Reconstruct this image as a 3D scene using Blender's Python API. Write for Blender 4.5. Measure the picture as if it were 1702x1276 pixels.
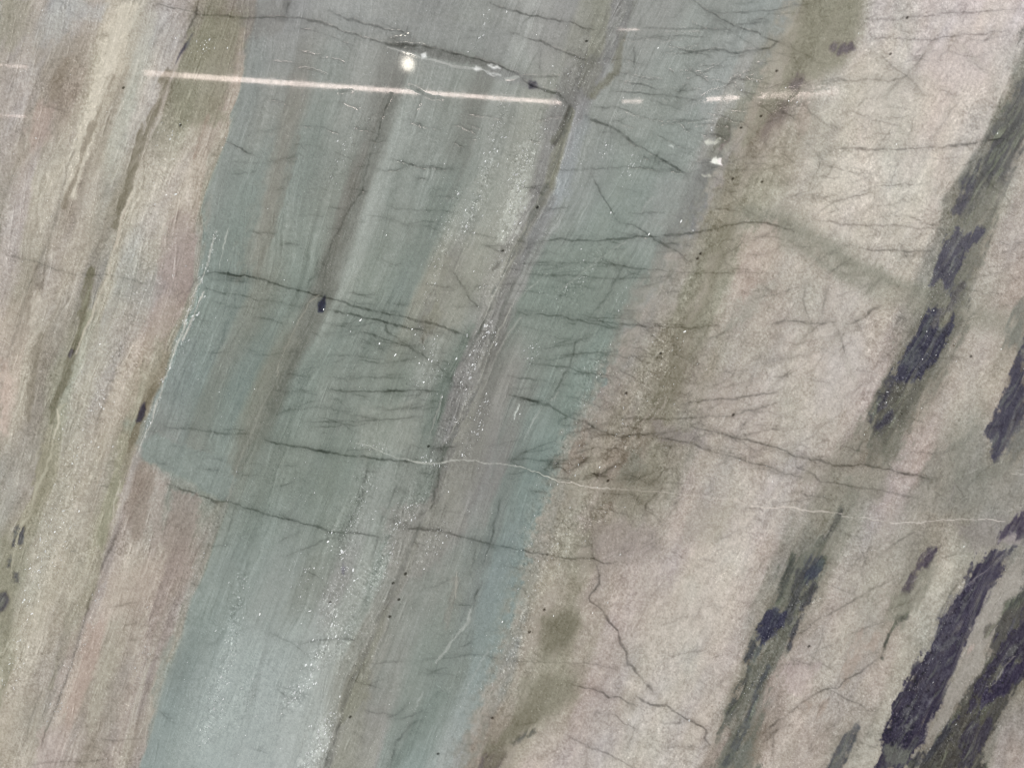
import bpy, math, random
import numpy as np

# ---------------------------------------------------------------- scene, camera, light
for o in list(bpy.data.objects):
    bpy.data.objects.remove(o)
SC = bpy.context.scene
COLL = SC.collection
S = 1.2 / 1702.0            # metres per unit on the slab face (the view is 1.2 m wide)
ZC = 0.72                   # height of the middle of the view above the floor
CAMD = 1.2                  # camera distance from the slab face


def world(px, py, d=0.0):
    return ((px - 851.0) * S, d, ZC + (638.0 - py) * S)


cam_d = bpy.data.cameras.new('camera')
cam_d.sensor_width = 36.0
cam_d.lens = 36.0
cam_d.clip_start = 0.01
cam_d.clip_end = 100.0
cam = bpy.data.objects.new('camera', cam_d)
cam.location = (0.0, -CAMD, ZC)
cam.rotation_euler = (math.radians(90), 0, 0)
COLL.objects.link(cam)
SC.camera = cam

W = bpy.data.worlds.new('World')
SC.world = W
W.use_nodes = True
bg = W.node_tree.nodes['Background']
bg.inputs['Color'].default_value = (0.97, 0.985, 1.0, 1)
bg.inputs['Strength'].default_value = 0.42


def area(name, loc, target, size, sizey, power, col):
    l = bpy.data.lights.new(name, 'AREA')
    l.shape = 'RECTANGLE'
    l.size = size
    l.size_y = sizey
    l.energy = power
    l.color = col
    o = bpy.data.objects.new(name, l)
    o.location = loc
    d = np.array(target) - np.array(loc)
    d = d / np.linalg.norm(d)
    o.rotation_euler = (math.acos(-d[2]), 0, math.atan2(d[1], d[0]) - math.pi / 2)
    COLL.objects.link(o)
    return o


area('added_light', (-3.9, -3.2, 3.3), (0.0, 0, ZC - 0.15), 2.0, 1.6, 231, (0.985, 1.0, 1.0))  # added key lamp out of view, lights the slab from the upper left
area('added_light', (4.3, -3.6, 0.9), (0.0, 0, ZC - 0.1), 1.8, 1.6, 148, (0.985, 1.0, 1.0))  # added fill lamp out of view, evens the light from the right
SC.view_settings.view_transform = 'Standard'
SC.view_settings.look = 'None'
SC.view_settings.exposure = 0.0
SC.view_settings.gamma = 1.0
SC.render.engine = 'CYCLES'
SC.cycles.filter_width = 1.1

VEIL = 0.024
GAIN = 1.0

# ---------------------------------------------------------------- noise helpers
RNG = np.random.default_rng(7)
TAB = RNG.random((8, 256, 256)).astype(np.float32)


def vn(x, y, seed=0):
    """smooth value noise, 0..1"""
    t = TAB[seed % 8]
    x = np.asarray(x, np.float32) + 31.7 * seed
    y = np.asarray(y, np.float32) + 57.3 * seed
    xi = np.floor(x)
    yi = np.floor(y)
    fx = x - xi
    fy = y - yi
    xi = xi.astype(np.int32) & 255
    yi = yi.astype(np.int32) & 255
    x1 = (xi + 1) & 255
    y1 = (yi + 1) & 255
    fx = fx * fx * (3 - 2 * fx)
    fy = fy * fy * (3 - 2 * fy)
    a = t[yi, xi] * (1 - fx) + t[yi, x1] * fx
    b = t[y1, xi] * (1 - fx) + t[y1, x1] * fx
    return a * (1 - fy) + b * fy


def fbm(x, y, seed=0, octs=3):
    """sum of octaves, about -1..1"""
    r = 0
    amp = 1.0
    tot = 0
    for k in range(octs):
        r = r + amp * (vn(x * 2 ** k, y * 2 ** k, seed + k) * 2 - 1)
        tot += amp
        amp *= 0.55
    return r / tot * 1.5


def sstep(a, b, v):
    t = np.clip((v - a) / (b - a), 0, 1)
    return t * t * (3 - 2 * t)


def lin(c):
    c = np.asarray(c, np.float32) / 255.0
    return np.where(c <= 0.04045, c / 12.92, ((c + 0.055) / 1.055) ** 2.4)


# ---------------------------------------------------------------- grid over the slab face
STEP = 1.6
MX, MY = 420, 330
def axis(lo, a, b, hi):
    return np.concatenate([np.arange(lo, a - 160, 6.5), np.arange(a - 160, a - .5, 3.0), np.arange(a, b, STEP), np.arange(b, b + 160, 3.0), np.arange(b + 160, hi, 6.5)]).astype(np.float32)


xs = axis(-MX, -6, 1708, 1702 + MX)
ys = axis(-MY, -6, 1282, 1276 + MY - 20)
NX, NY = len(xs), len(ys)
X, Y = np.meshgrid(xs, ys)

# beds of the stone: lines that run from the top to the bottom, left to right
GY = [-400, 0, 160, 320, 480, 640, 800, 960, 1120, 1276, 1650]
GL = [
    [-170, -300, -340, -390, -420, -470, -520, -570, -620, -670, -790],
    [320, 200, 152, 100, 72, 30, -20, -70, -120, -170, -290],
    [450, 328, 272, 212, 160, 103, 70, 12, -40, -90, -210],
    [500, 425, 403, 347, 333, 272, 218, 164, 110, 60, -60],
    [840, 695, 650, 593, 545, 462, 400, 340, 284, 238, 100],
    [1200, 1035, 958, 912, 828, 765, 722, 668, 590, 540, 400],
    [1460, 1315, 1245, 1172, 1080, 992, 917, 864, 817, 757, 600],
    [1930, 1765, 1690, 1604, 1558, 1485, 1412, 1338, 1250, 1190, 1030],
    [2200, 2030, 1930, 1850, 1770, 1685, 1640, 1600, 1530, 1468, 1300],
    [2700, 2500, 2430, 2350, 2270, 2190, 2140, 2100, 2030, 1970, 1800]]
GX = np.array(GL, np.float32)
NG = len(GL)
gy_of = np.array([np.interp(ys, GY, GX[k]) for k in range(NG)], np.float32)      # NG x NY


def smooth1(a, n=45):
    k = np.hanning(n)
    k /= k.sum()
    p = np.pad(a, n // 2, mode='edge')
    return np.convolve(p, k, 'valid')


gy_of = np.array([smooth1(g) for g in gy_of], np.float32)
REF = np.array([np.interp(640, GY, GX[k]) for k in range(NG)])


def bed(x, rowidx=None, y=None):
    """bed coordinate (straightened x) of points of one row"""
    g = gy_of[:, rowidx] if y is None else np.array([np.interp(y, GY, GX[k]) for k in range(NG)])
    return np.interp(x, g, REF)


# wander of the beds
A1 = fbm(X / 60, Y / 190, 1, 3)
A2 = fbm((X + 0.4 * Y) / 13, (Y - 0.4 * X) / 60, 2, 2)
A3 = fbm((X + 0.5 * Y) / 6, (Y - 0.5 * X) / 22, 3, 2)
NONG = np.clip(1 - sstep(-30, 30, X - np.interp(Y, GY, GX[3])) * sstep(-30, 30, np.interp(Y, GY, GX[6]) - X), 0, 1)
WX = X + (5 + 5 * NONG) * A1 + (2.6 + 2.2 * NONG) * A2 + 1.6 * A3
EDGE = fbm(X / 12 + 3, Y / 14, 5, 3)
WX = WX + 13 * EDGE * np.exp(-((X - np.interp(Y, GY, GX[6])) / 30) ** 2)
WY = Y + 7 * fbm(X / 50, Y / 80, 4, 3) + 2 * A3
BX = np.empty_like(X)
BX0 = np.empty_like(X)
for j in range(NY):
    BX[j] = bed(WX[j], j)
    BX0[j] = bed(X[j], j)

ROWS = {
    0: "0 145 138 128|60 150 142 138|110 152 151 153|165 158 150 142|190 171 161 144|230 168 158 143|270 160 152 148|318 152 144 139|332 140 132 122|350 130 125 112|400 128 120 114|424 136 130 126|432 136 140 140|480 139 141 144|550 143 146 146|650 140 143 141|720 131 134 133|800 138 142 138|900 145 148 145|955 140 140 139|985 141 138 113|1010 138 135 116|1028 130 129 130|1050 128 130 125|1080 140 143 139|1200 138 147 143|1295 142 152 150|1318 147 145 134|1340 130 126 104|1420 134 130 107|1440 158 152 138|1480 172 163 155|1560 176 167 162|1702 178 168 163|1760 150 142 130|1850 165 156 146|2100 160 150 142",
    160: "-200 150 140 135|0 152 144 142|40 160 151 149|80 141 129 119|110 145 132 122|130 158 148 136|150 176 166 148|182 166 156 141|195 150 142 130|212 160 162 155|250 167 160 153|275 162 152 144|286 130 124 107|320 142 136 115|345 155 146 133|370 151 137 127|397 162 150 140|406 133 142 140|470 136 139 133|490 131 129 119|540 129 139 133|600 141 146 141|625 128 130 124|648 122 123 117|672 141 149 143|700 138 145 140|760 135 142 135|790 125 128 122|830 140 146 140|900 140 144 132|925 130 130 128|945 120 118 118|975 135 135 140|1000 140 146 142|1100 138 147 142|1185 146 152 150|1210 152 147 142|1240 142 136 117|1300 130 122 110|1340 155 147 132|1400 174 166 150|1500 180 172 160|1600 178 169 158|1655 170 162 150|1675 130 128 116|1702 112 112 106|1760 155 148 136|1950 165 156 146",
    320: "-200 152 143 136|0 150 142 136|40 158 147 142|65 161 152 138|100 166 156 141|112 146 134 121|140 166 156 143|182 156 150 138|200 141 133 119|215 166 156 141|250 169 159 146|300 166 155 145|325 161 150 139|340 142 140 130|347 131 142 138|420 123 138 133|450 130 131 120|475 127 140 135|560 130 138 130|585 121 119 113|600 121 123 117|622 147 155 149|660 129 139 133|700 136 146 141|740 121 133 127|800 139 146 139|860 154 156 146|890 127 122 126|905 128 124 104|925 140 148 155|950 135 142 140|1050 132 145 140|1130 139 145 143|1160 126 127 129|1185 150 145 138|1215 132 126 100|1260 142 137 113|1330 166 159 142|1400 184 176 160|1500 184 176 162|1570 172 162 150|1590 125 122 112|1625 130 128 112|1650 156 150 136|1702 167 157 147|1900 160 150 142",
    480: "-200 155 145 135|0 161 150 142|50 155 145 132|66 136 126 116|80 160 150 142|120 162 152 140|146 137 130 120|165 131 127 119|178 160 152 135|200 151 149 143|250 151 147 141|285 150 136 132|310 149 133 129|322 146 143 133|336 121 138 133|400 118 134 129|430 125 132 121|500 120 135 128|535 115 119 112|555 118 123 116|577 141 151 143|610 126 139 131|680 123 137 131|710 139 139 121|730 131 129 121|770 140 142 130|820 150 148 142|840 131 129 130|860 138 140 138|880 120 136 128|960 118 135 127|1040 125 138 131|1080 144 142 133|1110 148 142 130|1150 132 127 100|1200 142 137 114|1230 166 154 140|1290 166 157 143|1360 167 161 147|1450 171 164 154|1500 168 158 143|1530 132 128 116|1560 122 120 110|1590 134 131 115|1640 157 152 142|1702 162 152 142|1750 120 120 112|1900 155 147 138",
    640: "-200 155 145 135|0 166 151 139|20 176 159 146|40 161 151 136|70 137 128 117|95 142 137 119|110 150 150 136|140 158 152 142|180 153 147 143|210 169 156 141|225 152 138 118|240 150 142 118|256 132 120 98|270 122 134 132|330 115 132 130|350 118 128 122|400 115 132 128|440 125 130 116|463 107 113 104|500 118 134 128|560 122 135 128|620 128 140 132|660 125 138 128|700 130 138 132|740 112 127 120|755 125 121 125|790 135 130 128|810 122 122 118|840 138 136 132|870 125 130 125|920 120 134 128|960 118 138 130|990 130 142 138|1010 148 143 135|1060 145 136 119|1100 130 122 97|1160 146 139 123|1200 161 153 139|1300 174 166 154|1400 174 165 154|1450 168 155 143|1475 125 121 106|1500 118 116 102|1530 150 142 128|1600 172 160 144|1660 162 150 132|1690 120 115 108|1760 110 108 104|1900 155 148 138",
    800: "-200 150 140 130|0 151 143 133|30 153 146 136|55 141 133 123|62 152 143 115|75 142 132 98|100 156 149 136|150 166 156 143|165 156 146 133|180 150 143 128|190 148 140 98|200 155 150 140|215 160 150 145|230 148 132 124|255 150 142 135|300 130 138 132|360 128 143 137|385 116 126 119|400 122 132 122|420 115 128 120|480 120 134 126|560 122 136 128|600 128 140 132|640 135 146 140|680 130 138 132|720 122 132 126|735 130 124 122|760 135 128 128|820 132 132 132|845 118 130 128|870 120 140 136|912 128 146 142|925 150 145 132|960 148 140 119|1020 139 129 114|1060 141 136 114|1110 149 143 127|1150 166 156 146|1230 174 164 152|1300 174 164 154|1350 167 157 144|1400 142 137 122|1440 152 147 132|1500 169 156 149|1560 142 140 127|1620 138 135 123|1660 147 144 132|1702 152 150 140|1900 158 150 140",
    960: "-200 150 145 130|0 150 145 128|25 142 140 122|50 165 158 142|100 168 158 142|130 160 152 135|155 150 142 120|170 155 143 139|185 166 151 141|205 171 156 141|250 166 147 134|280 147 128 123|310 151 136 131|328 137 133 126|342 132 146 142|400 128 142 138|470 135 145 142|530 130 138 130|570 140 142 140|600 148 156 150|630 130 142 136|650 138 139 133|672 136 131 127|690 135 138 132|720 132 137 131|770 130 138 132|800 118 128 128|820 122 138 142|856 125 145 145|870 150 150 138|920 158 150 128|960 145 138 113|1000 165 155 142|1080 174 164 154|1200 182 174 160|1260 174 163 153|1290 140 135 122|1340 125 123 112|1370 152 147 132|1400 169 161 149|1480 167 160 144|1510 140 135 120|1560 167 160 142|1600 150 145 130|1702 140 136 126|1900 158 150 140",
    1120: "-200 155 146 130|0 151 143 117|15 166 156 141|40 171 161 149|70 161 151 141|90 146 139 131|105 161 149 141|125 175 156 143|140 172 143 130|155 151 139 126|170 163 151 132|200 151 139 129|230 156 141 131|242 166 155 143|255 151 139 136|270 155 150 136|281 128 142 139|300 125 142 140|340 135 150 148|400 146 160 158|440 143 154 153|500 148 156 153|540 152 158 153|575 140 142 132|592 140 134 122|612 138 140 132|640 138 143 137|700 130 142 135|750 125 138 132|800 135 150 148|830 145 148 142|860 155 148 130|920 150 142 114|960 158 150 131|1000 171 161 151|1100 184 175 162|1200 176 166 156|1230 135 131 118|1260 128 126 116|1290 162 152 142|1350 179 169 156|1450 174 164 152|1500 165 158 142|1600 158 151 138|1702 140 136 124|1900 158 150 140",
    1276: "-200 160 150 138|0 166 156 141|50 166 156 146|75 171 153 146|110 166 149 143|150 159 146 133|180 161 146 139|200 166 156 142|228 152 141 137|240 138 155 152|330 148 163 160|420 153 163 160|500 158 164 160|545 150 150 142|560 148 136 129|600 150 142 138|640 135 148 142|680 130 148 142|740 150 158 155|760 150 150 145|780 147 137 124|800 138 128 112|830 152 142 120|880 176 163 151|960 177 167 160|1060 180 172 160|1150 177 168 157|1190 152 141 128|1200 132 129 117|1230 138 132 117|1280 171 161 149|1340 174 164 152|1380 158 151 137|1450 174 167 150|1480 150 146 130|1580 125 122 108|1620 140 136 122|1660 163 153 143|1702 168 158 153|1900 160 150 145",
}
ROWS[-300] = ROWS[0]
ROWS[1600] = ROWS[1276]
TAB_Y = sorted(ROWS)
BU = np.arange(-700, 2600, 2.0)
TABS = []
for ry in TAB_Y:
    py = {-300: 0, 1600: 1276}.get(ry, ry)
    q = np.array([[float(v) for v in s.split()] for s in ROWS[py].split('|')])
    u = bed(q[:, 0], y=py)
    ui = np.interp(BU, u, np.arange(len(u)))
    un = np.floor(ui)
    ui = un + np.clip((ui - un - .5) * 2.3 + .5, 0, 1)
    TABS.append(np.stack([np.interp(ui, np.arange(len(u)), q[:, 1 + k]) for k in range(3)], 1))
TABS = np.array(TABS, np.float32)
COL = np.zeros((NY, NX, 3), np.float32)
ty = np.clip(np.interp(WY, TAB_Y, np.arange(len(TAB_Y))), 0, len(TAB_Y) - 1.001)
i0 = ty.astype(int)
f = (ty - i0)
f = (f * f * (3 - 2 * f) * 0.6 + f * 0.4)[..., None]
bi = np.clip((BX - BU[0]) / 2.0, 0, len(BU) - 1.001)
b0 = bi.astype(int)
bf = (bi - b0)[..., None]
COL = ((TABS[i0, b0] * (1 - bf) + TABS[i0, b0 + 1] * bf) * (1 - f) +
       (TABS[i0 + 1, b0] * (1 - bf) + TABS[i0 + 1, b0 + 1] * bf) * f).astype(np.float32)

# ---------------------------------------------------------------- zones of the stone
g = lambda k: gy_of[k][:, None]
GREEN = sstep(-6, 6, WX - g(3)) * sstep(-8, 8, g(6) - WX)
lowpink = sstep(0, 6, g(4) - WX) * sstep(-4, 4, WX - g(3)) * sstep(-4, 4, WY - (762 + (WX - 235) * 0.52))
GREEN = GREEN * (1 - lowpink)
CREAMR = sstep(-6, 34, WX - g(6))
LEFT = np.maximum(sstep(-6, 6, g(3) - WX), lowpink)
FRAC = np.exp(-((WX - g(5)) / 25.0) ** 2)

# streaks along the beds
st1 = fbm(BX / 26, Y / 420, 1, 3)
st2 = fbm(BX / 7, Y / 160, 3, 3)
st3 = fbm(BX / 2.6, Y / 45, 5, 2)
grX = (X + 0.62 * Y)
grY = (Y - 0.62 * X)
gr1 = fbm(grX / 8.5, grY / 15, 2, 3)
gr2 = fbm(grX / 2.6, grY / 3.7, 4, 2)
gr3 = fbm((X + 1.1 * Y) / 2.8, (Y - 1.1 * X) / 4.0, 6, 2)
gr5 = fbm(X / 11, Y / 12, 5, 3)
gr6 = fbm(X / 3.2, Y / 3.2, 1, 2)
mot = fbm(X / 75, Y / 95, 6, 4)
mot2 = fbm(X / 22 + 4, Y / 26, 7, 3)
mot2c = np.clip(fbm(X / 55 + 1, Y / 60 + 8, 3, 3), -1, 1)
fine = RNG.normal(0, 1, X.shape).astype(np.float32)
hgr = fbm(X / 40, Y / 3.5, 5, 2)
amp = (3.0 + 1.8 * LEFT)[..., None]
COL += amp * st1[..., None]
COL += (2.0 * GREEN + 3.2 * LEFT + 1.2 * CREAMR + 3.5 * FRAC)[..., None] * st2[..., None]
COL += (1.2 * GREEN + 2.2 * LEFT + 1.0 * CREAMR + 2.5 * FRAC)[..., None] * st3[..., None]
COL += (1.1 * GREEN * hgr)[..., None]
st4 = fbm(BX / 3.4, Y / 650, 2, 3)
st5 = np.exp(-(fbm(BX / 11, Y / 420, 4, 2) / .07) ** 2)
st6 = np.exp(-(fbm(BX / 9 + 3, Y / 380, 6, 2) / .06) ** 2)
COL += ((5.8 * st4 - 12.0 * st5 + 11.0 * st6) * (0.85 * GREEN + 0.8 * LEFT) * np.clip(.6 + .6 * mot, .1, 1.3))[..., None]
COL += (6.0 * CREAMR + 5.5 * LEFT + 1.8 * GREEN)[..., None] * gr1[..., None]
COL += ((11.0 * CREAMR + 11.0 * LEFT + 5.0 * GREEN + 5 * FRAC) * np.clip(0.78 + 0.75 * mot2c, .25, 1.6))[..., None] * gr2[..., None]
COL += ((6.5 * CREAMR + 2.0 * LEFT) * gr5 + (6.0 * CREAMR + 3.0 * LEFT + 1.5 * GREEN) * gr6)[..., None]
COL += ((8.5 * CREAMR + 5.0 * LEFT + 2.0 * GREEN) * np.clip(0.62 - 0.6 * mot2c, .15, 1.4))[..., None] * gr3[..., None]
COL += (4.0 * mot)[..., None] + (3.0 * mot2 * (1 - 0.5 * GREEN))[..., None]
tint = fbm(X / 60 + 9, Y / 110, 3, 3)
COL += tint[..., None] * np.array([1.9, -1.0, -1.4], np.float32) * (0.6 + 0.9 * (1 - GREEN) - 0.6 * LEFT)[..., None]
tint2 = fbm((X + 0.5 * Y) / 34 + 2, (Y - .5 * X) / 120 + 9, 6, 3)
COL += tint2[..., None] * np.array([2.0, 0.6, -3.2], np.float32) * (0.25 + 0.9 * (1 - GREEN))[..., None]
COL += (2.2 + 1.6 * (1 - GREEN))[..., None] * fine[..., None]

# creases and filaments of the stone, their relief painted into the colour
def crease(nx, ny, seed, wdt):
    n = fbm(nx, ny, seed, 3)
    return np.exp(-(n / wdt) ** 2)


bmask = lambda sc, seed: np.clip(0.5 + 0.9 * fbm(X / sc, Y / (sc * 1.3), seed, 2), 0, 1)
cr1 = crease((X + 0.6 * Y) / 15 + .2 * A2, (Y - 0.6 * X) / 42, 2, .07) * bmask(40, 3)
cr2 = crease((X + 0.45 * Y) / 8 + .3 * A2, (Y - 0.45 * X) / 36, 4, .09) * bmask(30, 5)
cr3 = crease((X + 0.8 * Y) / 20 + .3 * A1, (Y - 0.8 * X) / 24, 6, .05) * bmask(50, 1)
fib = fbm((X + 0.55 * Y) / 3.4 + 1.2 * A2, (Y - 0.55 * X) / 34, 1, 3)
fib2 = fbm(BX / 3.0 + .5 * A2, Y / 60, 6, 3)
strand = fbm((X + 0.52 * Y) / 9 + .9 * A2, (Y - 0.52 * X) / 95, 5, 3)
strand2 = fbm((X + 0.62 * Y) / 6 + .8 * A2, (Y - 0.62 * X) / 42 + 3, 7, 3)
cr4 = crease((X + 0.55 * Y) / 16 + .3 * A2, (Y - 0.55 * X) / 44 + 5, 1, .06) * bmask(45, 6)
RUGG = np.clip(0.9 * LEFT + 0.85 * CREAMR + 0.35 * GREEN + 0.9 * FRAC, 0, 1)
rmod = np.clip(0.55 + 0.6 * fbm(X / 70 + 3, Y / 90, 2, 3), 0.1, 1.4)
COL += ((-11 * cr1 + 8 * np.roll(cr1, 2, 1) - 9 * cr2 + 6 * np.roll(cr2, 2, 1) - 9 * cr3 + 6 * np.roll(cr3, 2, 0) + 13 * cr4) * RUGG * rmod)[..., None]  # dark creases with a shifted pale copy, relief painted into the colour
COL += ((4.5 * fib * (0.3 * CREAMR + FRAC) + 5.0 * fib2 * (0.35 * GREEN + LEFT + FRAC)) * rmod)[..., None]
OB = sstep(-12, 14, WX - g(6)) * sstep(0, 60, g(6) + 150 - WX)
obm = np.clip(0.1 + 0.9 * fbm((X + .5 * Y) / 30, (Y - .5 * X) / 75, 7, 3), 0, 0.6) * OB
COL = COL * (1 - obm[..., None]) + np.array([160, 151, 138], np.float32) * obm[..., None]


# ---------------------------------------------------------------- painting tools on local windows
LAB = np.zeros((NY - 1, NX - 1), np.int32)
H = np.zeros((NY, NX), np.float32)
GLOSS = np.clip(0.95 * GREEN * (1 - 0.9 * FRAC) + 0.30 * LEFT + 0.16 * CREAMR, 0, 1)
PARTS = []          # (name, label)


def newpart(name, label=None):
    PARTS.append((name, label))
    return len(PARTS) - 1


def win(x0, x1, y0, y1):
    a, b = np.searchsorted(xs, [x0, x1])
    c, d = np.searchsorted(ys, [y0, y1])
    return slice(max(c - 1, 0), min(d + 1, NY)), slice(max(a - 1, 0), min(b + 1, NX))


def segdist(px, py, pts, want_t=False):
    best = np.full(px.shape, 1e9, np.float32)
    tt = np.zeros(px.shape, np.float32)
    acc = 0.0
    for (ax, ay), (bx, by) in zip(pts[:-1], pts[1:]):
        dx, dy = bx - ax, by - ay
        L2 = dx * dx + dy * dy + 1e-6
        t = np.clip(((px - ax) * dx + (py - ay) * dy) / L2, 0, 1)
        d = np.hypot(px - ax - t * dx, py - ay - t * dy)
        m = d < best
        best = np.where(m, d, best)
        L = math.sqrt(L2)
        if want_t:
            tt = np.where(m, acc + t * L, tt)
        acc += L
    return (best, tt, acc) if want_t else best


def inside(px, py, pts):
    r = np.zeros(px.shape, bool)
    n = len(pts)
    for k in range(n):
        ax, ay = pts[k]
        bx, by = pts[(k + 1) % n]
        if ay == by:
            continue
        c = ((ay > py) != (by > py)) & (px < (bx - ax) * (py - ay) / (by - ay) + ax)
        r ^= c
    return r


def P(s):
    return [tuple(float(v) for v in q.split(',')) for q in s.split()]


def setlab(w, mask, pid):
    sub = LAB[w[0].start:min(w[0].stop, NY - 1), w[1].start:min(w[1].stop, NX - 1)]
    m = mask[:sub.shape[0], :sub.shape[1]]
    sub[m] = pid


def patch(s, col, a=1.0, soft=4.0, rough=3.0, streak=0.0, part=None, label=None, gloss=None, line=None, closed=True, keep=0.5):
    """a mineral patch: polygon (or thick line) with a ragged edge"""
    soft = 1.0 + 0.62 * soft
    pts = P(s)
    qx = [p[0] for p in pts]
    qy = [p[1] for p in pts]
    m = soft + rough * 3 + (line or 0) + 12
    w = win(min(qx) - m, max(qx) + m, min(qy) - m, max(qy) + m)
    px, py = WX[w], WY[w]
    px = 0.5 * px + 0.5 * X[w]
    py = 0.5 * py + 0.5 * Y[w]
    if line:
        sd = line - segdist(px, py, pts)
    else:
        d = segdist(px, py, pts + [pts[0]])
        sd = np.where(inside(px, py, pts), d, -d)
    sd = sd + rough * (0.9 * A2[w] + 0.9 * A3[w] + 0.6 * mot2[w] + 0.45 * gr1[w] + 0.25 * gr2[w] + 0.55 * strand[w] + 0.45 * strand2[w] + 0.6 * gr5[w] + 0.5 * gr6[w])
    k = sstep(-soft, soft, sd)
    if streak:
        sv = 0.5 + 0.5 * (1.1 * strand[w] + 0.5 * strand2[w] + 0.35 * gr1[w] + 0.3 * gr2[w])
        k = k * np.clip(1 - streak + streak * 2.0 * sv, 0, 1.0)
    k = k * a
    c = np.array(col, np.float32)
    tex = (6.0 * gr2[w] + 4.5 * gr1[w] + 3.5 * st3[w] + 4.5 * gr3[w] + 2.0 * fine[w] + 5.0 * np.clip(fib[w], 0, 3))[..., None]
    cc = c + tex * 0.9
    if c.mean() < 96:
        v = (sstep(.15, .9, strand2[w]) * .75 + sstep(.2, 1.0, -strand[w]) * .5)[..., None]
        cc = cc + v * np.array([26, 30, 14], np.float32)
    COL[w] = COL[w] * (1 - k[..., None]) + cc * k[..., None]
    if gloss is not None:
        GLOSS[w] = GLOSS[w] * (1 - k) + gloss * k
    if part:
        setlab(w, k > keep * a, newpart(part, label))


WCX = 2.4 * fbm(X / 18, Y / 18, 5, 3) + 0.7 * fbm(X / 5, Y / 5, 2, 2)
WCY = 2.4 * fbm(X / 18 + 7, Y / 18 + 3, 6, 3) + 0.7 * fbm(X / 5 + 9, Y / 5 + 4, 3, 2)
ALF = fbm(X / 9, Y / 9, 7, 2)
ALN = fbm(X / 30, Y / 30, 3, 2)


def crack(strength, width, s, col=None, part='crack', halo=0.14, depth=0.0005, jit=1.0, minlab=0.2):
    pts = P(s)
    qx = [p[0] for p in pts]
    qy = [p[1] for p in pts]
    w = win(min(qx) - 24, max(qx) + 24, min(qy) - 24, max(qy) + 24)
    d, t, L = segdist(X[w] + WCX[w] * jit, Y[w] + WCY[w] * jit, pts, True)
    ends = np.clip(np.minimum(t, L - t) / min(18.0, 0.3 * L), 0.25, 1)
    wd = 0.9 * width * (0.62 + 0.5 * np.clip(ALN[w], -0.8, 0.9)) * (0.55 + 0.45 * ends)
    k = (1 - sstep(wd * 0.5 - 0.7, wd * 0.5 + 1.9, d)) * np.clip(0.78 + 0.35 * mot2[w] + 0.40 * ALF[w], 0.1, 1.15) * ends ** 0.5
    if col is not None:
        k = (1 - sstep(wd * 0.5 - 0.5, wd * 0.5 + 1.2, d)) * np.clip(.9 + .25 * ALF[w], .5, 1)
    k = np.clip(k, 0, 1)
    hl = np.exp(-(d / (1.6 * width + 3)) ** 2)
    if col is None:
        COL[w] = COL[w] * (1 - (0.50 * strength * k + 0.85 * halo * strength * hl)[..., None] * np.array([1.0, 0.97, 0.96], np.float32))
    else:
        kk = (k * strength)[..., None]
        COL[w] = COL[w] * (1 - kk) + np.array(col, np.float32) * kk
    H[w] += depth * strength * k
    if part and strength >= minlab and L > 14:
        setlab(w, d < max(1.75, 0.62 * width), newpart(part))


# ---------------------------------------------------------------- bands = parts of the slab face
names = [('cream_band', 'mottled brown and cream band at the left edge'),
         ('tan_band', 'pale tan band with brown seams'),
         ('speckled_band', 'grey and cream band full of pale specks'),
         ('green_band', 'smooth grey green band'),
         ('green_band', 'grey green band with pale soft streaks'),
         ('green_band', 'grey green band right of the broken grey seam'),
         ('olive_band', 'olive brown band beside the green bands'),
         ('cream_band', 'wide cream band with fine dark cracks'),
         ('cream_band', 'cream band between the dark streaks'),
         ('cream_band', 'cream band at the right edge'),
         ('grey_seam', 'broken grey seam between two green bands'),
         ('pink_patch', 'brownish pink patch below the green band')]
for n in names:
    newpart(*n)
for j in range(NY - 1):
    gg = gy_of[:, j]
    LAB[j] = np.searchsorted(np.array([gg[1] + 40, gg[2], gg[3], gg[4], gg[5], gg[6], gg[6] + 105, gg[7] + 10, gg[8]]), WX[j, :-1])
LAB[(np.abs(WX - g(5)) < 20)[:-1, :-1]] = 10
LAB[(lowpink > 0.5)[:-1, :-1]] = 11

# ---------------------------------------------------------------- mineral patches
# broad soft tints first
patch("205,118 225,120 170,260 140,330 120,330 160,230", (148, 138, 126), .55, 8, 3)
patch("196,10 232,10 175,150 120,330 98,330 140,190", (184, 173, 155), .8, 6, 3)
patch("230,30 262,20 240,110 200,260 180,260 205,120", (170, 166, 156), .45, 9, 4)
patch("60,80 120,55 140,60 128,110 110,140 75,130", (140, 128, 116), .4, 10, 5, streak=.3)
patch("0,0 55,0 50,50 20,90 0,80", (136, 130, 112), .5, 14, 5)
patch("105,5 185,5 170,35 110,30", (154, 155, 158), .5, 12, 4)
patch("60,170 90,180 85,230 55,250 48,220", (168, 142, 134), .5, 12, 4)
patch("340,25 410,20 395,120 370,200 300,220 285,140 310,60", (124, 121, 98), .65, 12, 6, streak=.2)
patch("300,60 330,40 330,70 300,110", (120, 118, 100), .4, 8, 4)
patch("286,350 310,345 320,420 318,470 305,500 280,480 262,430", (146, 131, 126), .6, 10, 5, streak=.3, part='pink_patch', keep=.35)
patch("268,480 300,492 296,520 270,560 250,560 258,510", (160, 145, 138), .5, 8, 4)
patch("0,540 30,500 60,480 50,560 20,640 0,640", (168, 154, 140), .4, 14, 6)
patch("55,490 68,485 62,530 50,540", (182, 172, 158), .6, 6, 3)
patch("0,600 12,600 20,660 8,720 0,720", (182, 158, 146), .7, 8, 4)
patch("120,590 140,560 155,520 142,510 128,560", (138, 136, 100), .7, 5, 3, part='olive_streak')
patch("240,640 268,590 282,585 262,640 240,700 226,700", (134, 122, 98), .6, 6, 3)
patch("206,745 224,730 218,770 206,800 200,790", (128, 118, 92), .6, 5, 3, streak=.5)
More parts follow.
